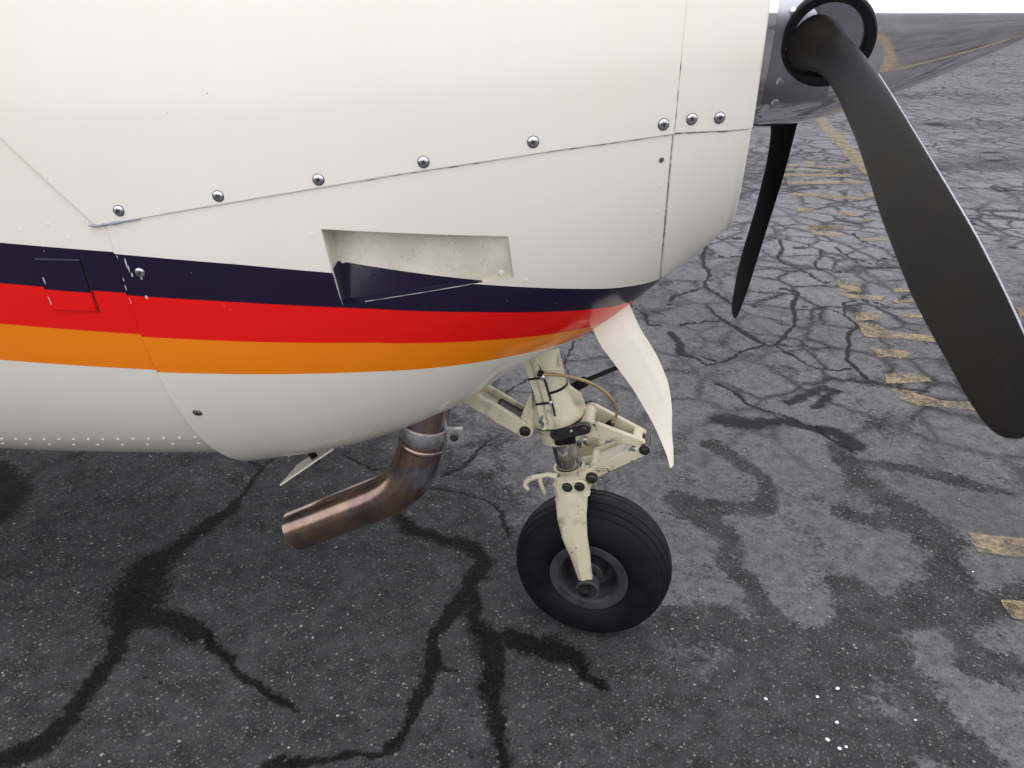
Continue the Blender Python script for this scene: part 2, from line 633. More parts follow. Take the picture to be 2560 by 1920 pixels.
def marking_mat():
    m, n, l, b = new_mat('worn_yellow_paint')
    ge = N(n, 'ShaderNodeNewGeometry')
    t = noise(n, l, ge.outputs['Position'], 11, 7, .72)
    f = noise(n, l, ge.outputs['Position'], 90, 4, .6)
    c = ramp(n, [(.3, (.20, .15, .085)), (.7, (.33, .255, .15))])
    l.new(f.outputs[0], c.inputs[0])
    l.new(c.outputs[0], b.inputs['Base Color'])
    b.inputs['Roughness'].default_value = .8
    tr = N(n, 'ShaderNodeBsdfTransparent')
    mx = N(n, 'ShaderNodeMixShader')
    s = math_(n, l, 'ADD', math_(n, l, 'MULTIPLY', t.outputs[0], .7), math_(n, l, 'MULTIPLY', f.outputs[0], .3))
    r = ramp(n, [(.38, 0.0), (.60, .84)])
    l.new(s, r.inputs[0])
    l.new(r.outputs[0], mx.inputs[0])
    l.new(tr.outputs[0], mx.inputs[1])
    l.new(b.outputs[0], mx.inputs[2])
    l.new(mx.outputs[0], n['Material Output'].inputs[0])
    return m


M['marking'] = marking_mat()

# ------------------------------------------------------------------ tarmac
# polylines traced on the photograph, put down on the ground plane; (x, y, width) in pixels
def zoomed(ox, oy, k, pts, w=None):
    return [(ox + p[0] / k, oy + p[1] / k, (p[2] if len(p) > 2 else w) / k) for p in pts]


LB = (0, 1080, 1.728)
RB = (1280, 1080, 1.728)
Z8 = (1800, 560, 2.91)
Z7 = (1500, 200, 2.37)
Z1 = (1200, 720, 3.687)
stains = [
    zoomed(*LB, [(1150, 150, 26), (1060, 270, 40), (960, 360, 70), (830, 450, 100), (730, 530, 150)]),
    zoomed(*LB, [(730, 530, 150), (640, 610, 260), (590, 700, 320), (570, 780, 260), (540, 860, 120), (500, 930, 110), (440, 1020, 100), (390, 1120, 120), (300, 1230, 130), (200, 1330, 160), (60, 1390, 170), (-60, 1430, 170)]),
    zoomed(*LB, [(560, 790, 160), (750, 830, 110), (880, 900, 96), (950, 970, 52), (1020, 1040, 26), (1130, 1110, 40), (1230, 1180, 54), (1310, 1230, 12)]),
    zoomed(*LB, [(1720, 360, 50), (1780, 420, 70), (1900, 470, 80), (2020, 500, 100), (2090, 560, 120)]),
    zoomed(*LB, [(2090, 560, 100), (2030, 680, 100), (1950, 780, 74), (1880, 860, 66), (1880, 1000, 90), (1840, 1120, 74), (1770, 1220, 60), (1740, 1330, 66), (1650, 1390, 36), (1400, 1430, 44), (1150, 1450, 60)]),
    zoomed(*LB, [(1880, 1010, 60), (1990, 1020, 20)]),
    zoomed(*LB, [(2060, 640, 70), (2050, 800, 90), (2120, 900, 160), (2130, 1000, 130), (2130, 1150, 90), (2150, 1300, 80), (2150, 1460, 80)]),
    zoomed(*LB, [(-20, 150, 120), (80, 250, 160), (-20, 380, 160)]),  # under the fuselage: oil, with the shade there painted in
    zoomed(*RB, [(0, 890, 150), (150, 930, 150), (270, 960, 110), (340, 1060, 70), (430, 1110, 50)]),
    zoomed(*Z1, [(1780, 420, 80), (1850, 520, 130), (1850, 600, 100), (1960, 640, 50)]),
    zoomed(*Z8, [(500, 1300, 90), (740, 1200, 110), (860, 1220, 90), (700, 1330, 90)]),
    zoomed(*Z8, [(0, 1430, 200), (250, 1460, 190), (420, 1420, 120), (620, 1470, 110), (860, 1520, 150), (1000, 1600, 170)]),
]
coarse = [
    zoomed(*RB, [(690, 330, 140), (830, 360, 150), (900, 420, 140), (970, 500, 130), (960, 590, 120), (1060, 650, 120), (1120, 760, 120), (1200, 850, 130)]),
    zoomed(*RB, [(690, 790, 140), (860, 800, 160), (1000, 870, 170), (1180, 900, 150)]),
    zoomed(*RB, [(1180, 900, 190), (1100, 1000, 230), (1000, 1080, 250), (960, 1200, 220), (850, 1300, 180), (800, 1460, 180)]),
    zoomed(*RB, [(1100, 1000, 270), (1300, 1040, 320), (1480, 960, 320), (1560, 800, 270), (1480, 660, 90)]),
    zoomed(*RB, [(1560, 800, 250), (1750, 800, 250), (1870, 760, 230), (1850, 600, 190), (1830, 480, 160), (1790, 400, 140), (1560, 370, 140), (1420, 330, 110)]),
    zoomed(*RB, [(1300, 1040, 400), (1350, 1200, 400), (1300, 1350, 320), (1200, 1460, 270)]),
    zoomed(*RB, [(1480, 960, 260), (1700, 1000, 230), (1760, 1150, 210), (1850, 1300, 230), (2000, 1450, 260)]),
    zoomed(*RB, [(1870, 760, 170), (2050, 700, 150), (2240, 640, 150)]),
    zoomed(*RB, [(1950, 900, 130), (2050, 1010, 170), (2240, 1080, 210)]),
    zoomed(*RB, [(1450, 60, 130), (1480, 130, 140), (1580, 220, 150), (1680, 300, 140), (1790, 390, 120)]),
    zoomed(*RB, [(1580, 130, 56), (1800, 150, 66), (1960, 200, 76), (2100, 250, 66), (2240, 270, 66)]),
    zoomed(*RB, [(850, 40, 70), (1050, 180, 76), (1100, 300, 80), (880, 330, 70)]),
    zoomed(*RB, [(300, 960, 170), (360, 1060, 180), (500, 1130, 180), (560, 1230, 170), (640, 1330, 160), (700, 1460, 150)]),
    zoomed(*RB, [(250, 1130, 100), (320, 1230, 110), (420, 1240, 110)]),
    zoomed(*RB, [(1320, -20, 70), (1450, 60, 90)]),
    zoomed(*RB, [(1700, 1330, 130), (1640, 1440, 160)]),
]
cracks = [
    zoomed(*LB, [(880, 900), (950, 970), (1020, 1040), (1130, 1110), (1230, 1180), (1320, 1240)], 11),
    zoomed(*LB, [(590, 1070), (640, 1080), (700, 1100)], 6),
    zoomed(*LB, [(1450, 70), (1530, 110), (1600, 160), (1680, 170)], 16),
    zoomed(*LB, [(1920, 190), (2000, 140), (2080, 80), (2130, 30)], 14),
    zoomed(*LB, [(1860, 230), (1990, 250), (2100, 290), (2160, 340), (2190, 450)], 15),
    zoomed(*LB, [(1150, 150), (1080, 120), (1060, 90)], 14),
    zoomed(*LB, [(1150, 150), (1190, 110)], 14),
    zoomed(*Z8, [(-60, 480), (0, 510), (90, 580), (130, 590), (300, 600)], 22),
    zoomed(*Z8, [(0, 690), (120, 760), (200, 820), (300, 870), (400, 880), (470, 930), (600, 990), (700, 1040), (800, 1050), (960, 1050)], 26),
    zoomed(*Z8, [(300, 870), (150, 940), (0, 1000), (-120, 960)], 24),
    zoomed(*Z8, [(400, 870), (480, 800), (550, 720), (530, 620), (540, 550), (560, 490), (420, 460), (300, 460)], 32),
    zoomed(*Z8, [(420, 880), (600, 885), (800, 895), (930, 910), (940, 830), (1000, 740), (940, 690), (900, 650), (780, 620), (640, 600), (560, 590)], 28),
    zoomed(*Z8, [(930, 910), (950, 1000), (1020, 1070), (1100, 1140), (1200, 1170), (1350, 1200), (1500, 1210)], 34),
    zoomed(*Z8, [(430, 110), (450, 200), (420, 240), (500, 290), (620, 350), (740, 420), (830, 430)], 26),
    zoomed(*Z8, [(500, 160), (740, 180), (750, 230), (690, 280), (720, 330), (900, 350), (1000, 320), (1330, 310)], 26),
    zoomed(*Z8, [(830, 160), (930, 230), (1100, 290), (1200, 250), (1290, 220)], 26),
    zoomed(*Z8, [(940, 60), (1080, 140), (1180, 170)], 22),
    zoomed(*Z8, [(0, 230), (50, 240), (180, 215)], 20),
    zoomed(*Z8, [(0, 1170), (150, 1240), (250, 1320), (400, 1370), (560, 1430), (700, 1470), (800, 1560), (1000, 1650)], 34),
    zoomed(*Z8, [(910, 640), (910, 580), (960, 560), (1100, 560), (1250, 600)], 24),
    zoomed(*Z8, [(1250, 580), (1300, 560), (1400, 490)], 24),
    zoomed(*Z8, [(1890, 130), (2010, 115), (2212, 95)], 20),
    zoomed(*Z8, [(2010, 115), (2100, 160), (2212, 190)], 20),
    zoomed(*Z7, [(620, 960), (610, 1070), (650, 1150), (610, 1220), (540, 1250), (450, 1280), (420, 1310)], 24),
    zoomed(*Z7, [(610, 1220), (690, 1270), (790, 1330)], 22),
    zoomed(*Z7, [(640, 1030), (740, 1050), (840, 1040)], 20),
    zoomed(*Z7, [(710, 920), (790, 940), (860, 940)], 14),
    zoomed(*Z7, [(370, 1210), (490, 1215)], 18),
    zoomed(*Z7, [(410, 1330), (620, 1335), (700, 1400)], 18),
    zoomed(*Z7, [(420, 1440), (600, 1440), (720, 1410), (790, 1450), (880, 1510), (960, 1560), (1100, 1560)], 22),
    zoomed(*Z1, [(1380, 130), (1500, 230), (1560, 330), (1800, 340), (2212, 300)], 30),
    zoomed(*Z1, [(1960, 620), (2100, 700), (2212, 680), (2400, 620)], 34),
    zoomed(*Z1, [(850, 440), (830, 600), (770, 720), (850, 830), (950, 870)], 22),
    zoomed(*Z1, [(450, 820), (350, 900), (270, 960), (270, 1060), (100, 1150)], 26),
    zoomed(*Z1, [(850, 450), (1000, 480)], 20),
    zoomed(*RB, [(620, 340), (680, 350), (760, 380)], 10),
    zoomed(*RB, [(640, 830), (700, 870), (800, 860)], 9),
    zoomed(*RB, [(700, 985), (780, 995), (850, 980)], 9),
    # hidden below the airplane and off to the sides the net goes on
    [(2250, 560, 9), (2340, 600, 10), (2420, 640, 10), (2560, 660, 10), (2700, 650, 10)],
    [(2100, 480, 7), (2250, 500, 7), (2400, 470, 7), (2560, 480, 7)],
    [(2450, 350, 6), (2500, 420, 7), (2560, 440, 7)],
    [(2300, 300, 4), (2400, 330, 5), (2450, 350, 5), (2560, 330, 5)],
    [(2420, 640, 9), (2440, 740, 10), (2500, 800, 10), (2600, 830, 10)],
]


def to_ground(line):
    P, W = [], []
    for x, y, w in line:
        g, t = ground_at(x, y)
        P.append(g)
        W.append(w * t / FPX)
    return np.array(P), np.array(W)


def hashn(ix, iy, seed):
    v = np.sin(ix * 127.1 + iy * 311.7 + seed * 74.7) * 43758.5453
    return v - np.floor(v)


def vnoise(x, y, seed=0):
    ix, iy = np.floor(x), np.floor(y)
    fx, fy = x - ix, y - iy
    fx, fy = fx * fx * (3 - 2 * fx), fy * fy * (3 - 2 * fy)
    a, b_ = hashn(ix, iy, seed), hashn(ix + 1, iy, seed)
    c, d = hashn(ix, iy + 1, seed), hashn(ix + 1, iy + 1, seed)
    return (a * (1 - fx) + b_ * fx) * (1 - fy) + (c * (1 - fx) + d * fx) * fy


def fbm(x, y, f0, octv=4, seed=0):
    s, a, t = 0, 1.0, 0
    for o in range(octv):
        s = s + a * vnoise(x * f0 * 2**o, y * f0 * 2**o, seed + o)
        t += a
        a *= .55
    return s / t


def axis_lines(f0, f1, step, lo, hi, g=1.05):
    a = list(np.arange(f0, f1, step))
    st, v = step, a[-1]
    while v < hi:
        st *= g
        v += st
        a.append(v)
    st, v, pre = step, a[0], []
    while v > lo:
        st *= g * 1.03
        v -= st
        pre.append(v)
    return np.array(pre[::-1] + a)


gx = axis_lines(-1.5, 2.3, .008, -5000, 5000, 1.09)
gy = axis_lines(.85, 2.6, .008, -5000, 6000, 1.022)
GX, GY = np.meshgrid(gx, gy)
X, Y = GX.ravel(), GY.ravel()
# warp the lookup so that traced lines turn ragged
wx = X + (fbm(X, Y, 9, 4, 3) - .5) * .05 + (fbm(X, Y, 45, 3, 5) - .5) * .016
wy = Y + (fbm(X, Y, 9, 4, 11) - .5) * .05 + (fbm(X, Y, 45, 3, 17) - .5) * .016


def field(lines, soft, big=0.0, width=.5):
    bx_, by_ = (fbm(X, Y, 2.6, 3, 51) - .5) * big, (fbm(X, Y, 2.6, 3, 57) - .5) * big
    out = np.zeros_like(X)
    for ln in lines:
        P, W = to_ground(ln)
        pad = W.max() * 1.5 + .08
        sel = np.where((X > P[:, 0].min() - pad) & (X < P[:, 0].max() + pad) & (Y > P[:, 1].min() - pad) & (Y < P[:, 1].max() + pad))[0]
        if not len(sel):
            continue
        px_, py_ = wx[sel] + bx_[sel], wy[sel] + by_[sel]
        best = np.zeros(len(sel))
        for i in range(len(P) - 1):
            a, b_ = P[i], P[i + 1]
            ab = b_ - a
            L2 = max(ab @ ab, 1e-9)
            t = np.clip(((px_ - a[0]) * ab[0] + (py_ - a[1]) * ab[1]) / L2, 0, 1)
            d = np.hypot(px_ - a[0] - t * ab[0], py_ - a[1] - t * ab[1])
            hw = (W[i] + (W[i + 1] - W[i]) * t) * width
            best = np.maximum(best, np.clip(.5 + (hw - d) / (hw * soft + .006), 0, 1))
        out[sel] = np.maximum(out[sel], best)
    return out


A_stain = field(stains, 1.3, 0.0, .40)
A_coarse = field(coarse, 1.1, .16)
A_crack = field(cracks, .8)
# worn pale surface to the right and beyond, darker tighter asphalt on the near left
lx = .22 + .10 * np.sin(Y * 2.1)
side = np.clip(.5 + (X - lx + (Y - 1.6) * .55) / .55, 0, 1)
side = np.maximum(side, np.clip((.95 - Y) / .5, 0, 1))          # the pale worn apron also lies behind the photographer
A_worn = side * .78 + .04 + ((fbm(X, Y, 3.0, 4, 21) - .5) * .8 + (fbm(X, Y, 11.0, 3, 27) - .5) * .8) * (.30 + .70 * side)
A_worn = np.clip(A_worn - .80 * A_coarse, 0, 1)
farm = np.clip((np.hypot(X, Y) - 3.2) / 3.0, 0, 1)
A_worn = A_worn * (1 - farm) + farm * np.clip(.66 + (fbm(X * .6, Y, 1.1, 4, 31) - .5) * 1.1, 0, 1)
Zg = -.007 * A_crack - .002 * A_coarse + (fbm(X, Y, 4, 3, 41) - .5) * .004
Zg = np.where((np.abs(X) < 8) & (Y < 12) & (Y > -3), Zg, -.002)
# seat of the nose wheel
ny, nx = GX.shape
me = bpy.data.meshes.new('tarmac')
me.vertices.add(nx * ny)
co = np.empty((nx * ny, 3), np.float32)
co[:, 0], co[:, 1], co[:, 2] = X, Y, Zg
me.vertices.foreach_set('co', co.ravel())
idx = np.arange(nx * ny).reshape(ny, nx)
q = np.stack([idx[:-1, :-1], idx[:-1, 1:], idx[1:, 1:], idx[1:, :-1]], -1).reshape(-1, 4)
me.loops.add(q.size)
me.loops.foreach_set('vertex_index', q.ravel().astype(np.int32))
me.polygons.add(len(q))
me.polygons.foreach_set('loop_start', np.arange(0, q.size, 4, dtype=np.int32))
me.polygons.foreach_set('use_smooth', np.ones(len(q), bool))
me.update(calc_edges=True)
for k, a in (('crack', A_crack), ('stain', A_stain), ('worn', A_worn)):
    at = me.attributes.new(k, 'FLOAT', 'POINT')
    at.data.foreach_set('value', a.astype(np.float32))
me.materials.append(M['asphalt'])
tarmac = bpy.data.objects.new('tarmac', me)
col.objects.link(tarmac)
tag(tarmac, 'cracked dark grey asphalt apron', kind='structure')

# painted marks: worn letter strokes and a lead line, laid as sheets on the tarmac
Z4 = (1780, 0, 2.836)
marks = [
    (Z8, [(840, 410), (1020, 440), (1030, 500), (880, 500)]),
    (Z8, [(830, 497), (1000, 520), (1190, 530), (1180, 560), (950, 545)]),
    (Z8, [(980, 650), (1180, 640), (1170, 700), (990, 710)]),
    (Z8, [(1000, 725), (1130, 730), (1220, 780), (1550, 820), (1620, 870), (1220, 832), (1050, 825)]),
    (Z8, [(1090, 910), (1250, 920), (1380, 940), (1360, 980), (1150, 975)]),
    (Z8, [(1200, 1100), (1300, 1090), (1480, 1110), (1540, 1150), (1400, 1160), (1210, 1165)]),
    (Z8, [(1240, 1205), (1350, 1210), (1480, 1260), (1600, 1290), (1830, 1300), (1960, 1380), (1650, 1340), (1450, 1330), (1310, 1280)]),
    (Z8, [(630, 15), (900, 15), (900, 40), (650, 45)]),
    (Z8, [(640, 50), (760, 50), (890, 80), (880, 105), (700, 85)]),
    (Z8, [(1010, 105), (1240, 110), (1240, 125), (1020, 125)]),
    (Z8, [(1250, 470), (1420, 470), (1430, 500), (1270, 500)]),
    (Z8, [(1260, 560), (1450, 545), (1460, 575), (1270, 580)]),
    (Z8, [(1300, 650), (1500, 655), (1510, 690), (1320, 680)]),
    (Z8, [(2150, 610), (2320, 630), (2320, 690), (2180, 680)]),
    (Z4, [(720, 840), (800, 840), (1060, 1110), (1130, 1260), (1030, 1200), (900, 1050), (780, 920)]),
    (Z4, [(650, 1140), (740, 1145), (735, 1165), (645, 1160)]),
    (Z4, [(890, 1160), (980, 1165), (975, 1195), (890, 1190)]),
    (Z4, [(510, 1165), (890, 1182), (890, 1193), (510, 1180)]),
    (Z4, [(500, 1197), (890, 1210), (890, 1224), (500, 1211)]),
    (Z4, [(490, 1232), (990, 1240), (990, 1258), (490, 1254)]),
    (Z4, [(530, 1290), (1090, 1285), (1080, 1305), (530, 1312)]),
    (Z4, [(550, 1370), (1080, 1402), (1080, 1424), (550, 1390)]),
    (Z4, [(1090, 1370), (1190, 1370), (1190, 1400), (1090, 1400)]),
    (Z4, [(600, 1470), (720, 1480), (725, 1510), (600, 1500)]),
    (Z4, [(900, 1495), (1030, 1505), (1025, 1535), (905, 1530)]),
    (Z4, [(1030, 1550), (1130, 1560), (1120, 1575), (1040, 1570)]),
    (Z4, [(660, 1600), (940, 1605), (930, 1625), (660, 1625)]),
    (RB, [(1965, 435), (2240, 465), (2360, 480), (2360, 560), (2212, 545), (2010, 520), (1985, 480)]),
    (RB, [(2110, 730), (2212, 735), (2380, 745), (2380, 830), (2160, 810), (2140, 780)]),
]


def ragged(poly, amp):
    out = []
    n = len(poly)
    for i in range(n):
        a, b_ = np.array(poly[i]), np.array(poly[(i + 1) % n])
        L = np.linalg.norm(b_ - a)
        k = int(min(14, max(2, L / .05)))
        nrm = np.array([-(b_ - a)[1], (b_ - a)[0]]) / max(L, 1e-6)
        for t in range(k):
            p = a + (b_ - a) * t / k
            out.append(p + nrm * random.uniform(-amp, amp) * (1 if t else .3))
    return out


def mark(poly):
    pts = ragged(poly, .006)
    b = MB()
    b.add([(p[0], p[1], .004) for p in pts], [tuple(range(len(pts)))])
    o = b.build('painted_marking', M['marking'], smooth=False, world=True)
    return tag(o, kind='structure')


for (ox, oy, k), pl in marks:
    mark([tuple(ground_at(ox + x / k, oy + y / k)[0]) for x, y in pl])
# the lead line that comes round the nose (seen mirrored in the spinner)
mark([(1.55, .9), (1.75, .95), (2.6, -.9), (3.4, -2.6), (3.2, -2.7), (2.4, -1.0)])
mark([(1.55, .9), (1.75, .95), (2.9, 1.5), (2.85, 1.7)])

# far edge of the field: pale strip, low trees, hazy land
b = MB()
na = 420
rows = [[], [], [], []]
for i in range(na):
    a = 2 * math.pi * i / na
    hgt = 1.8 + 6.5 * float(vnoise(np.array(i * .11), np.array(2.3))) ** 2 + 1.6 * random.random()
    for r_, (dist, z) in zip(rows, ((900, -.5), (903, hgt * .75), (912, hgt), (945, -.5))):
        r_.append((math.sin(a) * dist, math.cos(a) * dist, z))
b.rings(rows)
M['tree'] = simple('far_trees', (.16, .20, .24), .9, var=.3, scale=.05)  # blue-grey puts the distance haze into the colour
tag(b.build('treeline', M['tree'], world=True), 'hazy blue line of low trees along the horizon', kind='structure')
b = MB()
b.rings([[(math.sin(2 * math.pi * k / 90) * d_ * (1 + .03 * math.sin(k * 1.7)), math.cos(2 * math.pi * k / 90) * d_, z_) for k in range(90)] for d_, z_ in ((190, .03), (420, .05))])
M['grass'] = simple('dry_grass', (.26, .23, .19), .95, var=.25, scale=.3)
tag(b.build('grass_verge', M['grass'], world=True), 'pale dry grass strip beyond the apron', kind='structure')

# white stones lying loose on the tarmac
pebs = [(1914, 1748, 11), (2093, 1722, 13), (2043, 1743, 11), (2092, 1807, 13), (2068, 1850, 15), (2098, 1872, 13), (2115, 1868, 10), (2288, 1801, 8), (2432, 1430, 6), (2250, 895, 5)]
p_lab = {0: 'white stone chip farthest left of the loose cluster on the near asphalt', 7: 'smaller white stone chip lying apart, right of the loose cluster', 8: 'tiny white stone chip near the two tan marks at the right edge', 9: 'tiny pale stone chip on the tan letter strokes beside the near propeller blade'}
for i, (x, y, d) in enumerate(pebs):
    g, t = ground_at(x, y)
    r = d * t / FPX * .42
    b = MB()
    n = 7
    rows = []
    for k, (zz, rr) in enumerate(((-.3, .75), (.15, 1.0), (.5, .8), (.75, .4))):
        rows.append([(math.cos(2 * math.pi * j / n + i) * rr * r * (1 + .25 * math.sin(j * 2.3 + i)), math.sin(2 * math.pi * j / n + i) * rr * r * .85 * (1 + .2 * math.cos(j * 3.1 + i)), zz * r * .8) for j in range(n)])
    b.rings(rows, cap0=True, cap1=True)
    o = b.build('pebble', M['pebble'], world=True, smooth=False)
    o.location = (g[0], g[1], .001)
    tag(o, p_lab.get(i, 'small white stone chip in the loose cluster on the near asphalt'), 'pebble', 'white stone chips on the asphalt')

# ================================================================== the airplane
plane = bpy.data.objects.new('airplane', None)
col.objects.link(plane)
plane.location = ORG
plane.rotation_euler = (0, 0, -PSI)
tag(plane, 'cream propeller airplane with navy, red and orange stripes along its nose', 'airplane')

SK = [-2.6, -1.6, -1.15, -.85, -.62, -.45, -.30, -.18, -.10, -.06]
AK = [.50, .50, .47, .43, .385, .345, .300, .255, .225, .205]
ZK = [1.05, 1.05, 1.08, 1.10, 1.13, 1.16, 1.19, 1.22, 1.24, 1.25]
BK = [.55, .55, .661, .628, .57, .478, .414, .335, .279, .237]
NK = [2.6, 2.6, 2.5, 2.4, 2.3, 2.25, 2.2, 2.2, 2.2, 2.2]
UK = [.75, .72, .66, .56, .49, .43, .37, .31, .27, .23]
NU = 2.4


def sect(s, rear=False):
    a, zc = pch(SK, AK, s), pch(SK, ZK, s)
    if rear:
        bb = zc - pch([-2.6, -1.6, -1.2, -.96], [.372, .412, .442, .468], s)
        nn = 2.5 + 0 * a
    else:
        bb, nn = pch(SK, BK, s), pch(SK, NK, s)
    return a, zc, bb, nn, pch(SK, UK, s)


def surf(s, th, rear=False):
    """th from -pi/2 (crown) over 0 (widest) to pi/2 (keel)"""
    s = np.asarray(s, float)
    th = np.asarray(th, float)
    a, zc, bb, nn, uu = sect(s, rear)
    c, sn = np.clip(np.cos(th), 0, 1), np.abs(np.sin(th))
    lo = th >= 0
    w = np.where(lo, a * c ** (2 / nn), a * c ** (2 / NU))
    z = np.where(lo, zc - bb * sn ** (2 / nn), zc + uu * sn ** (2 / NU))
    tail = np.clip((-2.6 - s) / 2.6, 0, 1)
    w = w * (1 - .75 * tail)
    z = 1.25 + (z - 1.25) * (1 - .7 * tail)
    return np.stack([s + 0 * w, w, z], -1)


def theta(s, z, rear=False):
    a, zc, bb, nn, uu = sect(s, rear)
    lo = np.arcsin(np.clip((zc - z) / bb, 0, 1) ** (nn / 2))
    hi = -np.arcsin(np.clip((z - zc) / uu, 0, 1) ** (NU / 2))
    return np.where(z <= zc, lo, hi)


def tab(t):
    k = np.array(t)
    return lambda s: np.interp(s, k[:, 0], k[:, 1])


z_seam = tab([(-.981, 1.031), (-.7704, 1.0675), (-.5518, 1.1044), (-.341, 1.1349), (-.1908, 1.1526), (-.13, 1.1537), (-.0795, 1.1553)])
COWL = [tab([(-.9675, .9885), (-.788, .975), (-.659, .9617), (-.456, .9372), (-.3137, .9158), (-.2552, .9061), (-.19, .897)]),
        tab([(-.9675, .9235), (-.80, .9146), (-.612, .9014), (-.46, .8862), (-.345, .8725), (-.286, .8652), (-.19, .845)]),
        tab([(-.9695, .8525), (-.817, .846), (-.618, .8388), (-.526, .831), (-.411, .8215), (-.351, .818), (-.302, .8139), (-.19, .80)]),
        tab([(-.9656, .7845), (-.837, .782), (-.63, .779), (-.536, .7757), (-.478, .7735), (-.40, .7735), (-.357, .7755), (-.19, .78)])]
FUSE = [lambda s: .991 - .056 * (s + .973), lambda s: .927 - .048 * (s + .975), lambda s: .856 - .044 * (s + .97), lambda s: .788 - .029 * (s + .966)]


def stripe_attrs(P, edges):
    P = np.asarray(P)
    return {'e%d' % (i + 1): P[:, 2] - e(P[:, 0]) for i, e in enumerate(edges)}


def normals(G):
    du = np.gradient(G, axis=0)
    dv = np.gradient(G, axis=1)
    n = np.cross(du, dv)
    n /= np.maximum(np.linalg.norm(n, axis=-1, keepdims=True), 1e-12)
    ref = G - np.array([0, 0, 1.15])
    ref[..., 0] = 0
    sg = np.sign((n * ref).sum(-1, keepdims=True))
    sg[sg == 0] = 1
    return n * sg


def panel(name, G, mat, parent, off=0.0, lip=.010, skip=None, edges=None, roll=.0011):
    """a skin panel from a grid of points: face sheet plus a turned-in rim all round"""
    n0 = normals(G)
    P0 = G + n0 * off

    def tight(A):
        """support rows close to the rim keep the shading of the sheet clean"""
        A = np.concatenate([A[:1], A[:1] * .90 + A[1:2] * .10, A[1:-1], A[-2:-1] * .10 + A[-1:] * .90, A[-1:]], 0)
        return np.concatenate([A[:, :1], A[:, :1] * .90 + A[:, 1:2] * .10, A[:, 1:-1], A[:, -2:-1] * .10 + A[:, -1:] * .90, A[:, -1:]], 1)
    P, n = tight(P0), tight(n0)
    nr, nc = P.shape[:2]
    V = [p for p in P.reshape(-1, 3)]
    Fc = []
    for i in range(nr - 1):
        for j in range(nc - 1):
            if skip is not None and skip(min(max(i - 1, 0), nr - 4), min(max(j - 1, 0), nc - 4)):
                continue
            Fc.append((i * nc + j, i * nc + j + 1, (i + 1) * nc + j + 1, (i + 1) * nc + j))
    if lip:
        loop = [(0, j) for j in range(nc)] + [(i, nc - 1) for i in range(1, nr)] + [(nr - 1, j) for j in range(nc - 2, -1, -1)] + [(i, 0) for i in range(nr - 2, 0, -1)]
        base = len(V)
        m = len(loop)
        for (i, j) in loop:
            ii = min(max(i, 1), nr - 2)
            jj = min(max(j, 1), nc - 2)
            o = unit(P[i, j] - P[ii, jj])
            V.append(P[i, j] + o * roll - n[i, j] * roll)
        for (i, j) in loop:
            ii = min(max(i, 1), nr - 2)
            jj = min(max(j, 1), nc - 2)
            o = unit(P[i, j] - P[ii, jj])
            V.append(P[i, j] + o * roll - n[i, j] * lip)
        for k in range(m):
            k2 = (k + 1) % m
            a, b_ = loop[k], loop[k2]
            Fc.append((a[0] * nc + a[1], b_[0] * nc + b_[1], base + k2, base + k))
            Fc.append((base + k, base + k2, base + m + k2, base + m + k))
    b = MB()
    b.add(V, Fc)
    return b.build(name, mat, parent, angle=50, attrs=stripe_attrs(V, edges) if edges else None)


def both(fun_rows):
    """starboard rows (seam -> keel or crown) followed by their mirror on the port side"""
    st = fun_rows
    po = st[::-1][1:].copy()
    po[..., 1] *= -1
    return np.concatenate([st, po], 0)


# ---- rear fuselage and belly skin
TL = .815
s_ = np.concatenate([np.linspace(-5.2, -2.6, 12)[:-1], np.linspace(-2.6, -1.35, 26)[:-1], np.linspace(-1.35, -.969, 50)])
t_ = np.concatenate([np.linspace(TL, 0, 40), np.linspace(0, -math.pi / 2, 34)[1:]])
S, T = np.meshgrid(s_, t_)
fuse = panel('fuselage', both(surf(S, T, True)), M['paint'], plane, off=-.0012, edges=FUSE)
fuse['label'] = 'rear fuselage skin with three stripes'
t_ = np.linspace(TL - .035, math.pi / 2, 40)
S, T = np.meshgrid(s_, t_)
belly = panel('belly_skin', both(surf(S, T, True)), M['white'], plane, off=-.0045, lip=.004)

# ---- lower cowling with the opening of the air inlet
C0, C1 = -.9668, -.1957
uA = np.linspace(0, 1, 32)
uB = np.linspace(0, 1, 31)
uC = np.linspace(0, 1, 26)
nA, nB, nC = 12, 15, 52


def cowl_s(k):
    """station lines of a row; k = 0 above the inlet .. 1 below it"""
    sl = -.665 + .012 * k
    sr = -.411 + .004 * k
    return np.concatenate([C0 + (sl - C0) * uA[:-1], sl + (sr - sl) * uB[:-1], sr + (C1 - sr) * uC])


zA = tab([(-.97, 1.000), (-.80, 1.018), (-.665, 1.028), (-.411, 1.0135), (-.30, 1.03), (-.19, 1.05)])
zB = tab([(-.97, .87), (-.80, .885), (-.655, .909), (-.407, .9475), (-.30, .94), (-.19, .93)])
rows = []
for i in range(nA):
    s = cowl_s(0)
    t0, t1 = theta(s, z_seam(s) - .0012), theta(s, zA(s))
    rows.append(surf(s, t0 + (t1 - t0) * i / nA))
for i in range(nB):
    k = i / nB
    s = cowl_s(k)
    t0, t1 = theta(s, zA(s)), theta(s, zB(s))
    rows.append(surf(s, t0 + (t1 - t0) * k))
for i in range(nC + 1):
    s = cowl_s(1)
    t0 = theta(s, zB(s))
    rows.append(surf(s, t0 + (math.pi / 2 - t0) * i / nC))
G = both(np.array(rows))
J0, J1 = len(uA) - 1, len(uA) - 1 + len(uB) - 1
lower_cowl = panel('lower_cowling', G, M['paint'], plane, off=.0004, lip=.030, roll=.0025, edges=COWL,
                   skip=lambda i, j: nA <= i < nA + nB and J0 <= j < J1)
lower_cowl['label'] = 'lower engine cowling with three stripes and a sunken air inlet'

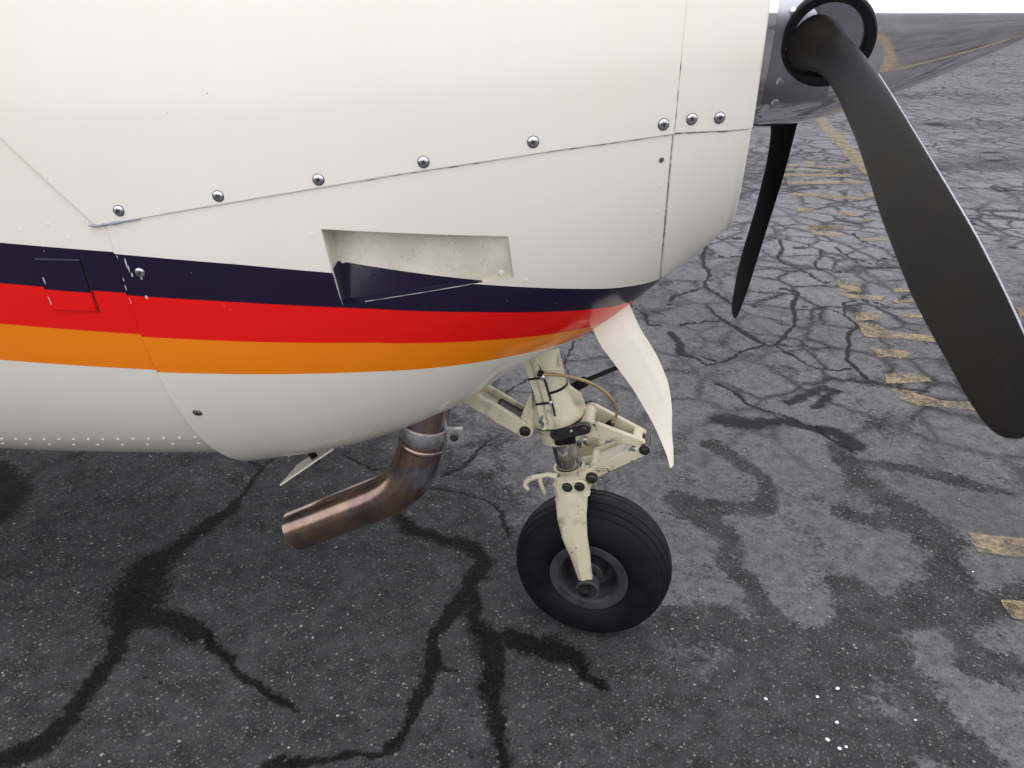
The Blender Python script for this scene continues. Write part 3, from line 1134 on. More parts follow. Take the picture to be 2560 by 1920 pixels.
# ---- sunken air inlet
Gi = G[nA:nA + nB + 1, J0:J1 + 1]
ni = normals(G)[nA:nA + nB + 1, J0:J1 + 1]
kr = np.linspace(0, 1, nB + 1)[:, None]
kc = np.linspace(0, 1, Gi.shape[1])[None, :]
deep_l = .066 * (1 - kr) + .022 * kr
depth = deep_l * (1 - kc) ** .9 + .0030 * kc
# the ramp keeps a rounded foot along its lower wall
top_in = Gi + ni * .0004
floor = Gi - ni * depth[..., None]
fin = floor.copy()
fin[..., 2] += (.5 - kr) * .004
b = MB()
nr, nc = Gi.shape[:2]
b.add(fin.reshape(-1, 3), [(i * nc + j, i * nc + j + 1, (i + 1) * nc + j + 1, (i + 1) * nc + j) for i in range(nr - 1) for j in range(nc - 1)])
for line_o, line_i in ((top_in[0], fin[0]), (top_in[-1], fin[-1]), (top_in[:, 0], fin[:, 0]), (top_in[:, -1], fin[:, -1])):
    m_ = len(line_o)
    mid = line_o * .88 + line_i * .12
    b.add(list(line_o) + list(mid) + list(line_i), [(i, i + 1, m_ + i + 1, m_ + i) for i in range(m_ - 1)] + [(m_ + i, m_ + i + 1, 2 * m_ + i + 1, 2 * m_ + i) for i in range(m_ - 1)])
NACA = [lambda s: COWL[0](s) + .004 + .0 * s, COWL[1], COWL[2], COWL[3]]
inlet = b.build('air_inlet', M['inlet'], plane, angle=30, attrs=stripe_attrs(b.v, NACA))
inlet['label'] = 'sunken air inlet, white above and navy below'


def rim_wear_highlight(pts, r0, seed):
    r_ = random.Random(seed)
    b = MB()
    b.tube(pts, [r0 * r_.uniform(.25, 1.0) for _ in pts], 5)
    return b.build('worn_highlight_rim', M['chip'], inlet)


rim_wear_highlight([top_in[i, 0] * .995 + fin[i, 0] * .005 for i in range(nB // 2 - 1, nB + 1)], .0008, 1)
rim_wear_highlight([top_in[i, 0] * .90 + fin[i, 0] * .10 for i in range(nB // 2 - 1, nB - 2)], .0008, 5)
rim_wear_highlight([top_in[-1, j] for j in range(4, nc)], .0005, 2)  # lower edge: a highlight painted as a thin pale line
def inlet_mark(name, i, j, r, mat, hgt):
    p = fin[i, j]
    b = MB()
    b.lathe(p, ni[i, j], [(.0002, r), (hgt, r * .9), (hgt * 1.15, r * .5), (hgt * 1.2, r * .05)], 14)
    return b.build(name, mat, inlet)


inlet_mark('drain_hole', 1, 5, .0042, M['hole'], .0003)
inlet_mark('drain_hole', 11, 6, .0026, M['hole'], .0003)
inlet_mark('screw', 8, 1, .0046, M['white'], .0012)
inlet_mark('screw', 13, nc - 3, .0046, M['white'], .0012)
rim_wear_highlight([top_in[i, -1] for i in range(3, nB + 1)], .0006, 3)


def on_skin(s, z, rear=False, off=0.0):
    th = float(theta(s, z, rear))
    p = surf(s, th, rear)
    e = 2e-3
    du = surf(s + e, th, rear) - surf(s - e, th, rear)
    dv = surf(s, th + e, rear) - surf(s, th - e, rear)
    n = unit(np.cross(du, dv))
    if n[1] < 0:
        n = -n
    return p + n * off, n


# ---- upper cowling: laps over the lower one and over the fuselage
def left_edge(f):
    sl = -.981
    for _ in range(12):
        th = theta(sl, z_seam(sl)) * (1 - f) - math.pi / 2 * f
        z = float(surf(sl, th)[2])
        sl = max(-1.36, -.981 - (z - 1.031) / 1.132)
    return sl


rows = []
for f in np.concatenate([np.linspace(0, .5, 44), np.linspace(.5, 1, 20)[1:]]):
    s = np.linspace(left_edge(f), -.1935, 90)
    t0 = theta(s, z_seam(s))
    rows.append(surf(s, t0 * (1 - f) - math.pi / 2 * f))
upper_cowl = panel('upper_cowling', both(np.array(rows)), M['white'], plane, off=.0022, lip=.004, roll=.0012)

# ---- nose bowl, two halves
def front_roll(P):
    """continue the last station round the front lip of the bowl"""
    out = [P]
    c = np.array([0, 0, 1.30])
    last = P[:, -1]
    for ds, k in ((.0025, .9985), (.0045, .994), (.0058, .987)):
        q_ = c + (last - c) * k
        q_[:, 0] = last[:, 0] + ds
        out.append(q_[:, None, :])
    d = last - c
    d[:, 0] = 0
    L = np.linalg.norm(d, axis=1, keepdims=True)
    ringp = c + d / L * np.minimum(L * .9, .155)
    ringp[:, 0] = last[:, 0] + .006
    out.append(ringp[:, None, :])
    return np.concatenate(out, 1)


sr = np.linspace(-.1918, -.0935, 16)
rows = []
for f in np.linspace(0, 1, 48):
    t0 = theta(sr, z_seam(sr) - .001)
    rows.append(surf(sr, t0 + (math.pi / 2 - t0) * f))
bowl_l = panel('lower_nose_bowl', front_roll(both(np.array(rows))), M['white'], plane, off=.0, lip=.008)
rows = []
for f in np.linspace(0, 1, 48):
    t0 = theta(sr, z_seam(sr) + .0008)
    rows.append(surf(sr, t0 * (1 - f) - math.pi / 2 * f))
bowl_u = panel('upper_nose_bowl', front_roll(both(np.array(rows))), M['white'], plane, off=.0012, lip=.008)

# dark liner behind the joints
b = MB()
s_ = np.linspace(-1.02, -.10, 40)
t_ = np.linspace(-math.pi / 2, math.pi / 2, 60)
S, T = np.meshgrid(s_, t_)
L_ = surf(S, T)
L_[..., 1] *= .82
L_[..., 2] = 1.15 + (L_[..., 2] - 1.15) * .86
Gl = both(L_)
nr, nc = Gl.shape[:2]
b.add(Gl.reshape(-1, 3), [(i * nc + j, i * nc + j + 1, (i + 1) * nc + j + 1, (i + 1) * nc + j) for i in range(nr - 1) for j in range(nc - 1)])
liner = b.build('inner_liner', M['hole'], plane)


# ---- fasteners
def frame_rot(n):
    """rotation taking local Z to the plane-space normal (s, w, z)"""
    v = Vector((n[0], -n[1], n[2]))
    return v.to_track_quat('Z', 'Y').to_euler()


def mesh_screw(r, flat=False):
    b = MB()
    hgt = .30 * r if not flat else .10 * r
    prof = [(0, r), (hgt * .35, r * .97), (hgt * .72, r * .80), (hgt * .93, r * .52), (hgt, r * .30)]
    b.lathe((0, 0, 0), (0, 0, 1), [(-.002, r)] + prof, 20)
    top = [(math.cos(2 * math.pi * k / 20) * r * .30, math.sin(2 * math.pi * k / 20) * r * .30, hgt) for k in range(20)]
    b.add(top, [tuple(range(20))])
    # cross recess
    for ax in ((1, 0), (0, 1)):
        b.box((0, 0, hgt * .93), ((ax[0], ax[1], 0), (-ax[1], ax[0], 0), (0, 0, 1)), (r * .42, r * .10, hgt * .09 + .0002), mat=1)
    # ring of grime round the head
    b.lathe((0, 0, 0), (0, 0, 1), [(.0002, r * 1.10), (.0004, r * 1.06), (.0005, r * .98)], 20, mat=2)
    o = b.build('screw', [M['steel'], M['hole'], M['bolt']], None)
    m_ = o.data
    bpy.data.objects.remove(o)
    return m_


def place(me_, name, s, z, parent, rear=False, off=0.0, spin=0.0):
    p, n = on_skin(s, z, rear, off)
    o = bpy.data.objects.new(name, me_)
    col.objects.link(o)
    o.parent = parent
    o.location = (p[0], -p[1], p[2])
    q_ = Vector((n[0], -n[1], n[2])).to_track_quat('Z', 'Y') @ Matrix.Rotation(spin, 3, 'Z').to_quaternion()
    o.rotation_euler = q_.to_euler()
    return o


screw_me = mesh_screw(.0074)
screw_me.name = 'dome_screw'
for s, z, off, par in ((-.9421, 1.0523, .0026, upper_cowl), (-.7977, 1.0745, .0026, upper_cowl), (-.6591, 1.0973, .0026, upper_cowl), (-.5186, 1.1205, .0026, upper_cowl),
                       (-.3762, 1.1455, .0026, upper_cowl), (-.2083, 1.1651, .0026, upper_cowl), (-.1712, 1.1711, .0014, bowl_u), (-.1342, 1.1719, .0014, bowl_u),
                       (-.9363, .9604, .0006, lower_cowl), (-.9382, .6944, .0006, lower_cowl)):
    place(screw_me, 'screw', s, z, par, off=off, spin=random.random() * 1.5)
flush_me = mesh_screw(.0036, True)
flush_me.name = 'flush_screw'
place(flush_me, 'screw', -.2064, 1.1167, lower_cowl, off=.0006)


def mesh_rivet(r, k, name, mat):
    b = MB()
    b.lathe((0, 0, 0), (0, 0, 1), [(-.001, r), (k * r * .4, r * .95), (k * r * .8, r * .65), (k * r, r * .2)], 12, cap=True)
    o = b.build(name, mat, None)
    m_ = o.data
    bpy.data.objects.remove(o)
    return m_


riv = mesh_rivet(.0030, .75, 'rivet', M['white'])
flushr = mesh_rivet(.0040, .10, 'flush_rivet', M['white'])
for i in range(20):
    s = -.985 - i * .0305
    th = TL - .028
    z = float(surf(s, th, True)[2])
    place(riv, 'rivet', s, z, fuse, True, -.0012)
for i in range(12):
    s = -1.0 - i * .052
    z = float(surf(s, TL + .055, True)[2])
    place(riv, 'rivet', s, z, belly, True, -.0045)
for s, z in ((-1.0, 1.036), (-1.03, 1.01), (-1.055, 1.03), (-1.1, 1.02)):
    place(flushr, 'rivet', s, z, fuse, True, -.0012)
for s, z in ((-.68, 1.02), (-.39, .94), (-.206, 1.08), (-.206, 1.04), (-.206, .99)):
    place(flushr, 'rivet', s, z, lower_cowl, False, .0004)

# ---- access hatch on the fuselage side
rows = []
for i in range(9):
    k = i / 8
    s = np.linspace(-1.0905 - .002 * k, -1.0222 - .002 * k, 9)
    z = .9778 * (1 - k) + .896 * k
    rows.append(surf(s, theta(s, z + 0 * s, True), True))
hatch = panel('access_hatch', np.array(rows), M['paint'], plane, off=.0016, lip=.0034, roll=.0008, edges=[lambda s: .9935 - .05 * (s + .973) + .002, lambda s: .924 - .048 * (s + .975), FUSE[2], FUSE[3]])
b = MB()
for i in range(9):
    k = i / 8
    z = .9778 * (1 - k) + .893 * k
    p, n_ = on_skin(-1.0222 - .002 * k + .0022, z, True, -.0008)
    p2, _ = on_skin(-1.0222 - .002 * k + .0050, z, True, -.0008)
    b.v += [tuple(p), tuple(p2)]
b.f = [(2 * i, 2 * i + 1, 2 * i + 3, 2 * i + 2) for i in range(8)]
b.m = [0] * 8
b.build('hatch_gap', M['hole'], hatch)

# ---- chips and grime along the cowling joint
def chip(s0, z0, ls, lz, seed, mat, parent, rear=False, off=.0012):
    r_ = random.Random(seed)
    b = MB()
    n = 9
    pts = []
    for k in range(n):
        a = 2 * math.pi * k / n
        q_ = r_.uniform(.55, 1.15)
        pts.append(on_skin(s0 + math.cos(a) * ls * q_, z0 + math.sin(a) * lz * q_, rear, off)[0])
    b.add(pts, [tuple(range(n))])
    return b.build('paint_chip', mat, parent, smooth=False)


for i, (s, z, a_, c) in enumerate([(-.953, .975, .0013, .010), (-.951, .966, .0012, .006), (-.949, .957, .0012, .0045), (-.9635, .984, .0010, .003), (-.9640, .950, .0010, .0035),
                                   (-.9645, .936, .0008, .005), (-.9365, .953, .0016, .004), (-.9375, .9215, .0028, .0045), (-.9642, .915, .0006, .006),
                                   (-.86, .962, .0006, .0006), (-.855, .918, .0006, .0007), (-.42, .905, .0006, .0006), (-.62, .80, .0006, .0006), (-.35, .892, .0006, .0006), (-.55, .925, .0006, .0006)]):
    chip(s, z, a_, c, i, M['chip'], lower_cowl)
for i, (s, z, a_, c) in enumerate([(-1.086, .945, .0011, .008), (-1.089, .912, .0010, .009), (-1.07, .991, .0008, .0008)]):
    chip(s, z, a_, c, 40 + i, M['chip'], hatch, True, .0030)
M['sealant'] = simple('grey_sealant', (.30, .31, .36), .6, var=.2, scale=120)
b = MB()
ss = np.linspace(-.992, -.915, 14)
pts = [on_skin(s, float(z_seam(s)) - .001, False, .0018)[0] for s in ss]
b.tube(pts, [.0012 + .0022 * random.random() * (1 if i < 10 else .4) for i in range(14)], 8)
b.build('sealant_bead', M['sealant'], upper_cowl)

def joint_grime(pts, r0, parent, seed):
    r_ = random.Random(seed)
    b = MB()
    b.tube(pts, [r0 * max(.08, r_.uniform(-.5, 1.0)) for _ in pts], 5)
    return b.build('joint_grime', M['bolt'], parent)


joint_grime([on_skin(s, float(z_seam(s)) - .0010, False, .0008)[0] for s in np.linspace(-.60, -.196, 60)], .0009, upper_cowl, 1)
joint_grime([on_skin(s, float(z_seam(s)) - .0004, False, .0006)[0] for s in np.linspace(-.190, -.096, 24)], .0009, bowl_u, 2)
joint_grime([on_skin(-.1937, z, False, .0004)[0] for z in np.linspace(1.150, .96, 46)], .0007, lower_cowl, 3)
joint_grime([on_skin(-.1928, z, False, .0016)[0] for z in np.linspace(1.26, 1.155, 30)], .0007, upper_cowl, 4)

# ---- spinner
ZA = 1.30
prof = [(-.078, .166), (-.072, .1695), (-.05, .1665), (-.02, .1622), (.02, .1542), (.08, .1354), (.12, .1190), (.16, .1018), (.20, .0838), (.24, .0647), (.28, .0450), (.31, .0300), (.335, .0170), (.349, .0085), (.356, .003)]
ps = np.array(prof)
ds_ = np.linspace(-.072, .356, 60)
rs_ = pch(ps[:, 0], ps[:, 1], ds_)
b = MB()
b.lathe((0, 0, ZA), (1, 0, 0), [(-.105, .10), (-.105, .1685)] + [(d, r) for d, r in zip(ds_, rs_)] + [(.3575, .0004)], 96)
spinner = b.build('spinner', M['spinner'], plane, angle=40)
spinner['label'] = 'polished metal spinner cone mirroring the tarmac'
PHI = 11.46


def spin_pt(d, deg, off=0.0):
    """point on the spinner; deg 0 = starboard, growing downward"""
    r = float(pch(ps[:, 0], ps[:, 1], d)) + off
    a = R(deg)
    return np.array([d, r * math.cos(a), ZA - r * math.sin(a)])


for base in (0, 120, 240):
    b = MB()
    dd = np.linspace(-.071, .02, 12)
    aa = np.linspace(-34, 34, 26)
    rows = [[spin_pt(d, PHI + base + a, .0016) for d in dd] for a in aa]
    b.rings(rows, closed=False)
    edge_i = [rows[0], [spin_pt(d, PHI + base - 34, -.002) for d in dd]]
    b.rings(edge_i, closed=False)
    b.rings([rows[-1], [spin_pt(d, PHI + base + 34, -.002) for d in dd]], closed=False)
    b.build('cutout_plate', M['plate'], spinner, angle=40)
ssm = mesh_rivet(.0058, .45, 'spinner_screw', M['steel'])
for base in (0, 120, 240):
    for a in (-27, -12, 4, 20, 33):
        p = spin_pt(-.052, PHI + base + a, .0016)
        n_ = unit(p - np.array([p[0], 0, ZA]))
        o = bpy.data.objects.new('screw', ssm)
        col.objects.link(o)
        o.parent = spinner
        o.location = (p[0], -p[1], p[2])
        o.rotation_euler = frame_rot(n_)

# ---- propeller blades
tbl = [(.140, 60.6, -.057, .0190, 1.25), (.166, 60, -.056, .0195, 1.05), (.18, 59, -.0530, .0205, .80), (.20, 58, -.0470, .0218, .48), (.225, 56.5, -.0385, .0230, .38), (.25, 55, -.0300, .0242, .31), (.275, 53, -.0240, .0255, .27), (.30, 51.7, -.0205, .0268, .24), (.35, 48.5, -.0170, .0288, .21), (.40, 45.4, -.0155, .0303, .185),
       (.50, 39, -.0155, .0318, .15), (.60, 36.1, -.0180, .0324, .125), (.70, 33.2, -.0215, .0332, .11), (.80, 30.3, -.0222, .0336, .10), (.85, 28.8, -.0202, .0327, .095), (.90, 27.3, -.0168, .0309, .09),
       (.94, 26.2, -.0140, .0285, .09), (.960, 25.4, -.0112, .0262, .09), (.972, 25.1, -.0080, .0232, .09), (.981, 25, -.0030, .0190, .09), (.987, 25, .0030, .0130, .09)]
tb = np.array(tbl)
rr_ = np.concatenate([np.linspace(.14, .9, 44), np.linspace(.9, .987, 26)[1:]])
phi = R(PHI)
bd = np.array([0, math.cos(phi), -math.sin(phi)])
td = np.array([0, math.sin(phi), math.cos(phi)])
sd = np.array([1.0, 0, 0])
b = MB()
rows = []
m_ = 15
for r_ in rr_:
    be, l_, q_, th_ = [float(pch(tb[:, 0], tb[:, k], r_)) for k in (1, 2, 3, 4)]
    be = R(be)
    D = sd * math.sin(be) + td * math.cos(be)
    Mn = np.cross(bd, D)
    ch = q_ - l_
    ring = []
    for side in (1, -1):
        for k in range(m_):
            t = k / m_ if side == 1 else 1 - k / m_
            x = .5 - .5 * math.cos(math.pi * t)
            ht = th_ * ch * .5 * math.sin(math.pi * t) ** .9
            if side == -1:
                ht = -ht * (.55 + .45 * min(1, th_))
            ring.append(bd * r_ + D * (l_ + ch * x) + Mn * ht)
    rows.append(ring)
b.rings(rows, True, False, True)
nfc = len(b.f)
n_ring = 2 * m_
for i in range(nfc - 1):
    row = i // n_ring
    if .40 < rr_[row] < .97 and (i % n_ring) in ((m_ - 1, m_) if (row * 7919) % 5 else (m_ - 2, m_ - 1, m_)):
        b.m[i] = 2
blade = b.build('propeller_blade', [M['blade'], M['edge'], M['edge']], plane, angle=60)
blade.location = (0, 0, ZA)
blade['label'] = 'black propeller blade sweeping towards the camera'
for k, lab in ((1, 'black propeller blade on the far side'), (2, 'black propeller blade pointing up')):
    o = blade.copy()
    col.objects.link(o)
    o.rotation_euler = (R(120 * k), 0, 0)
    o['label'] = lab

# blade root collars: a dark sleeve with a bright rim face, one per blade
b = MB()
b.lathe(bd * .128, bd, [(0, .061), (.034, .0620), (.041, .0608), (.043, .0580), (.042, .0480), (.038, .0465), (.012, .0455)], 48)
b.lathe(bd * .128, bd, [(.032, .0470), (.033, .030), (.033, .001)], 48, mat=1)
collar = b.build('blade_collar', [M['black'], M['plate']], spinner, angle=40)
collar.location = (0, 0, ZA)
for k in (1, 2):
    o = collar.copy()
    col.objects.link(o)
    o.rotation_euler = (R(120 * k), 0, 0)

# ---- exhaust stack
path = [(-.607, .70), (-.613, .65), (-.620, .599), (-.627, .552), (-.638, .504), (-.657, .455), (-.684, .417), (-.722, .385), (-.784, .348), (-.864, .301), (-.945, .255)]
pk = np.array(path)
tt = np.linspace(0, 1, len(pk))
fine = np.linspace(0, 1, 46)
# smooth the bend
pp = np.stack([pch(tt, -pk[:, 0], fine) * -1, np.full(46, .125), pch(tt, -pk[:, 1], fine) * -1], -1)
for _ in range(3):
    pp[1:-1] = pp[1:-1] * .5 + (pp[:-2] + pp[2:]) * .25
b = MB()
b.tube(pp, .0475, 40, caps=False)
b.tube(pp[14:], .0445, 40, caps=False, mat=1)
dirv = unit(pp[-1] - pp[-2])
b.lathe(pp[-1], dirv, [(0, .0475), (.0012, .0470), (.0012, .0450), (0, .0445)], 40, mat=2)
M['soot'] = simple('soot', (.02, .018, .016), .8)
exhaust = b.build('exhaust_pipe', [M['exhaust'], M['soot'], M['alu']], plane, angle=40)
exhaust['label'] = 'heat-tinted brown exhaust stack bent backwards'
# weld bead round the joint
k = int(np.argmin(np.abs(pp[:, 2] - .523)))
b = MB()
ax = unit(pp[k + 1] - pp[k])
b.lathe(pp[k], ax, [(-.006, .0474), (-.003, .0492), (.0015, .0494), (.006, .0474)], 40)
b.build('weld_bead', M['exhaust'], exhaust)
k = int(np.argmin(np.abs(pp[:, 2] - .560)))
ax = unit(pp[k + 1] - pp[k])
b = MB()
b.lathe(pp[k], ax, [(-.017, .0477), (-.017, .0490), (-.014, .0498), (.014, .0498), (.017, .0490), (.017, .0477)], 40)
clamp = b.build('clamp_band', M['alu'], exhaust)
b = MB()
cpos = pp[k] + np.array([.064, .010, -.004])
b.box(cpos, ((1, -.25, 0), (.25, 1, 0), (0, 0, 1)), (.0165, .0016, .0185), bev=.0012)
b.box(cpos + np.array([-.001, -.006, 0]), ((1, -.25, 0), (.25, 1, 0), (0, 0, 1)), (.0165, .0016, .0185), bev=.0012)
b.build('clamp_tab', M['alu'], clamp)
b = MB()
b.lathe(cpos, (.1, 1, .1), [(.0, .0085), (.006, .0085), (.007, .007), (.007, .0045), (.012, .0043), (.0125, .001)], 12)
b.build('clamp_bolt', M['bolt'], clamp)

# ---- cowl flaps below
def flap(name, pts, thick=.003):
    b = MB()
    b.plate(pts, thick)
    return b.build(name, M['door'], plane, smooth=False)


flap('cowl_flap', [(-.845, .02, .470), (-.845, .105, .470), (-.985, .105, .357), (-.985, .02, .357)], (.0022, 0, -.0028))
b = MB()
b.box((-.915, .075, .435), ((1, 0, .6), (0, 1, 0), (-.6, 0, 1)), (.008, .004, .030), bev=.001)
b.build('flap_bracket', M['black'], plane)
flap('cowl_flap', [(-.735, -.02, .545), (-.735, .05, .545), (-.66, .05, .53), (-.60, -.02, .545)], (0, 0, -.003))

# ---- nose wheel
WC = np.array([-.287, 0.0, .178])
wy_ = R(3.0)
wax = np.array([-math.sin(wy_), math.cos(wy_), 0])      # axle, towards starboard
tyre_p = [(.052, .088), (.060, .094), (.0655, .104), (.0675, .118), (.0660, .133), (.0610, .147), (.0560, .155), (.0515, .1600), (.0505, .1598), (.0498, .1586), (.0484, .1585), (.0470, .1615), (.0360, .1672),
          (.0350, .1670), (.0340, .1654), (.0326, .1655), (.0315, .1685), (.0180, .1722), (.0172, .1720), (.0162, .1704), (.0148, .1705), (.0136, .1728), (0, .1742)]
tyre_p = [(a * 1.01, r if r < .1 else .1 + (r - .1) * 1.05) for a, r in tyre_p]
tp = tyre_p + [(-a, r) for a, r in tyre_p[-2::-1]]
b = MB()
b.lathe(WC, wax, tp + [(-.045, .080), (.045, .080), tp[0]], 128)
tyre = b.build('tyre', M['rubber'], plane, angle=28)
tyre['label'] = 'black ribbed nose wheel tyre'
rim_p = [(.044, .083), (.053, .0885), (.0575, .0885), (.0590, .0865), (.0590, .0820), (.0570, .0690), (.0540, .0655), (.0500, .0625), (.024, .0590), (.008, .054), (.002, .046), (.002, .036), (.010, .033), (.030, .031), (.042, .030), (.045, .027), (.045, .012)]
b = MB()
b.lathe(WC, wax, rim_p, 72)
b.lathe(WC, -wax, rim_p, 72)
rim = b.build('rim', M['rim'], tyre, angle=30)
b = MB()
b.lathe(WC, wax, [(-.105, .012), (-.105, .015), (.105, .015), (.105, .012)], 24)
axle = b.build('axle', M['dark'], rim)

# ---- nose gear leg (axis through the axle, raked forward)
kz = unit(np.array([-.25, 0, 1.0]))
kx = unit(np.array([1.0, 0, .25]))
kw = np.array([0, 1.0, 0])


def leg(x, w, l):
    """gear frame: x forward across the leg, w to starboard, l up along the leg from the axle"""
    return WC + kx * x + kw * w + kz * l


def bar(b, p0, p1, w0, w1, th, n=8, up=None, mat=0):
    """flat bar with round ends, half widths w0/w1, thickness th along kw"""
    p0, p1 = np.asarray(p0, float), np.asarray(p1, float)
    d = unit(p1 - p0)
    t = kw if up is None else unit(up)
    c = unit(np.cross(d, t))
    t = np.cross(c, d)
    out, inner = [], []
    for p, w, a0 in ((p0, w0, math.pi / 2), (p1, w1, -math.pi / 2)):
        for k in range(n + 1):
            a = a0 + math.pi * k / n
            v = d * math.cos(a) + c * math.sin(a)
            out.append(p + v * w)
            inner.append(p + v * (w - min(.002, w * .2)))
    rws = [[p - t * th * .5 for p in inner], [p - t * (th * .5 - .0015) for p in out], [p + t * (th * .5 - .0015) for p in out], [p + t * th * .5 for p in inner]]
    b.rings(rws, True, True, True, mat)


def bolt(parent, p, axis, r, h=.006, mat='bolt', name='bolt'):
    b = MB()
    b.lathe(p, axis, [(-.002, r * 1.25), (.0015, r * 1.25), (.0015, r), (h * .8, r), (h, r * .8)], 14, cap=True)
    return b.build(name, M[mat], parent, angle=30)


b = MB()
b.lathe(WC, kz, [(.440, .0345), (.446, .0350), (.70, .0365), (.70, .010)], 40)
leg_o = b.build('gear_leg', M['gear'], plane, angle=40)
leg_o['label'] = 'raked nose gear leg in chipped cream enamel'
b = MB()
b.lathe(WC, kz, [(.386, .046), (.380, .054), (.381, .0575), (.385, .0590), (.394, .0588), (.412, .0535), (.436, .0440), (.446, .0400), (.450, .0395), (.451, .0368)], 56)
cone = b.build('support_cone', M['gear'], leg_o, angle=30)
b = MB()
b.lathe(WC, kz, [(.4505, .0345), (.4505, .0385), (.4535, .0385), (.4545, .0350)], 48)
b.build('seal_ring', M['black'], leg_o)
# gusset fins on the cone
b = MB()
b.plate([leg(-.034, .022, .452), leg(-.040, .022, .452), leg(-.078, .030, .388), leg(-.076, .030, .378), leg(-.045, .030, .379)], (.002, .010, 0))
b.build('gusset', M['gear'], cone, angle=30)
b = MB()
b.plate([leg(.033, .006, .452), leg(.044, .006, .450), leg(.062, .006, .430), leg(.066, .006, .398), leg(.045, .006, .384)], (0, .010, 0))
b.build('gusset', M['gear'], cone, angle=30)
# square channel that runs down the near side of the leg
b = MB()


def channel_row(l, r, hw, hh, dx=0.0):
    return [leg(-hw + dx, r, l), leg(-hw * .94 + dx, r + hh, l), leg(-hw * .20 + dx, r + hh, l), leg(-hw * .10 + dx, r + hh - .003, l), leg(hw * .10 + dx, r + hh - .003, l), leg(hw * .20 + dx, r + hh, l), leg(hw * .94 + dx, r + hh, l), leg(hw + dx, r, l)]


rows = [channel_row(.66, .030, .0150, .014, -.022), channel_row(.508, .031, .0145, .014, -.0135), channel_row(.452, .032, .0142, .013, -.0095), channel_row(.420, .041, .0140, .012, -.0085), channel_row(.386, .0535, .0138, .0095, -.0070), channel_row(.381, .0530, .0130, .004, -.0068)]
b.rings(rows, True, True, True)
chan = b.build('cable_channel', M['gear'], leg_o, angle=25)
for l, r, dx in ((.492, .0405, -.0125), (.437, .0445, -.0088)):
    b = MB()
    b.box(leg(dx, r - .003, l), (kx, kw, kz), (.0165, .0085, .0026), bev=.001)
    b.build('channel_strap', M['dark'], chan)
b = MB()
b.lathe(leg(.003, .044, .494), kw, [(0, .0055), (.006, .0055), (.007, .004)], 12, cap=True)
b.build('strap_bolt', M['alu'], chan)
b = MB()
b.lathe(leg(.008, .050, .440), kw, [(0, .0034), (.006, .0034), (.007, .002)], 12, cap=True)
b.build('strap_bolt', M['alu'], chan)
b = MB()
b.tube([leg(-.006, .040, .54), leg(.000, .041, .51), leg(.005, .042, .48), leg(.007, .044, .45), leg(.010, .050, .425), leg(.011, .056, .41)], .0021, 8)
b.build('cable', M['black'], chan)
# collar below the cone
b = MB()
b.lathe(WC, kz, [(.334, .026), (.331, .042), (.335, .0460), (.352, .0460), (.355, .0440), (.361, .0440), (.364, .0455), (.381, .0455)], 48)
collar_g = b.build('lower_collar', M['gear'], leg_o, angle=30)
b = MB()
b.lathe(WC, kz, [(.3795, .030), (.3795, .0560), (.3770, .0560), (.3770, .030)], 48)
b.build('gap_ring', M['hole'], leg_o)
# oleo piston
b = MB()
b.lathe(WC, kz, [(.225, .0262), (.338, .0262)], 40)
piston = b.build('oleo_piston', M['chrome'], leg_o)

# steering arms: dark plates from the collar to the torque link pivots
b = MB()
bar(b, leg(.004, .047, .364), leg(.063, .047, .371), .0140, .0125, .010)
steer = b.build('steering_arm', M['dark'], leg_o, angle=30)
b = MB()
b.box(leg(.016, .044, .345), (kx, kw, kz), (.022, .005, .009), bev=.003)
b.build('steering_stop', M['black'], steer)
b = MB()
bar(b, leg(.004, -.046, .364), leg(.066, -.044, .376), .0140, .0125, .010)
b.build('steering_arm', M['dark'], leg_o, angle=30)
bolt(steer, leg(.063, .052, .371), kw, .0072, .005, 'bolt')
bolt(steer, leg(.036, .052, .371), kw, .0022, .002, 'gear')

# torque links meet at an apex ahead of the leg
AP = np.array([-.1945, .002, .511])
b = MB()
bar(b, leg(.068, .033, .364), AP + np.array([-.008, .020, .008]), .0185, .0085, .012)
bar(b, leg(.068, -.032, .370), AP + np.array([-.008, -.020, .008]), .0160, .0085, .012)
b.tube([leg(.066, -.040, .372), leg(.066, .040, .372)], .0135, 20)
b.box(AP + np.array([-.018, 0, .012]), ((1, 0, -.32), (0, 1, 0), (.32, 0, 1)), (.010, .022, .009), bev=.003)
ut = b.build('upper_torque_link', M['gear'], leg_o, angle=30)
b = MB()
b.tube([AP + np.array([0, -.034, -.001]), AP + np.array([0, .034, -.001])], .0110, 20)
b.build('apex_pin', M['dark'], ut)
bolt(ut, AP + np.array([0, .034, -.001]), kw, .0075, .004, 'bolt', 'apex_bolt')
b = MB()
l0 = leg(.064, 0, .262)
for sg in (1, -1):
    bar(b, l0 + kw * .034 * sg, AP + np.array([0, .027 * sg, -.002]), .0145, .0115, .009)
dv = unit(AP - l0)
b.box((l0 + AP) * .5 - dv * .012 + np.cross(dv, kw) * .004, (dv, kw, np.cross(dv, kw)), (.044, .031, .003), bev=.001)
b.tube([leg(.060, -.042, .262), leg(.060, .042, .262)], .0125, 20)
b.build('lower_torque_link', M['gear'], leg_o, angle=30)

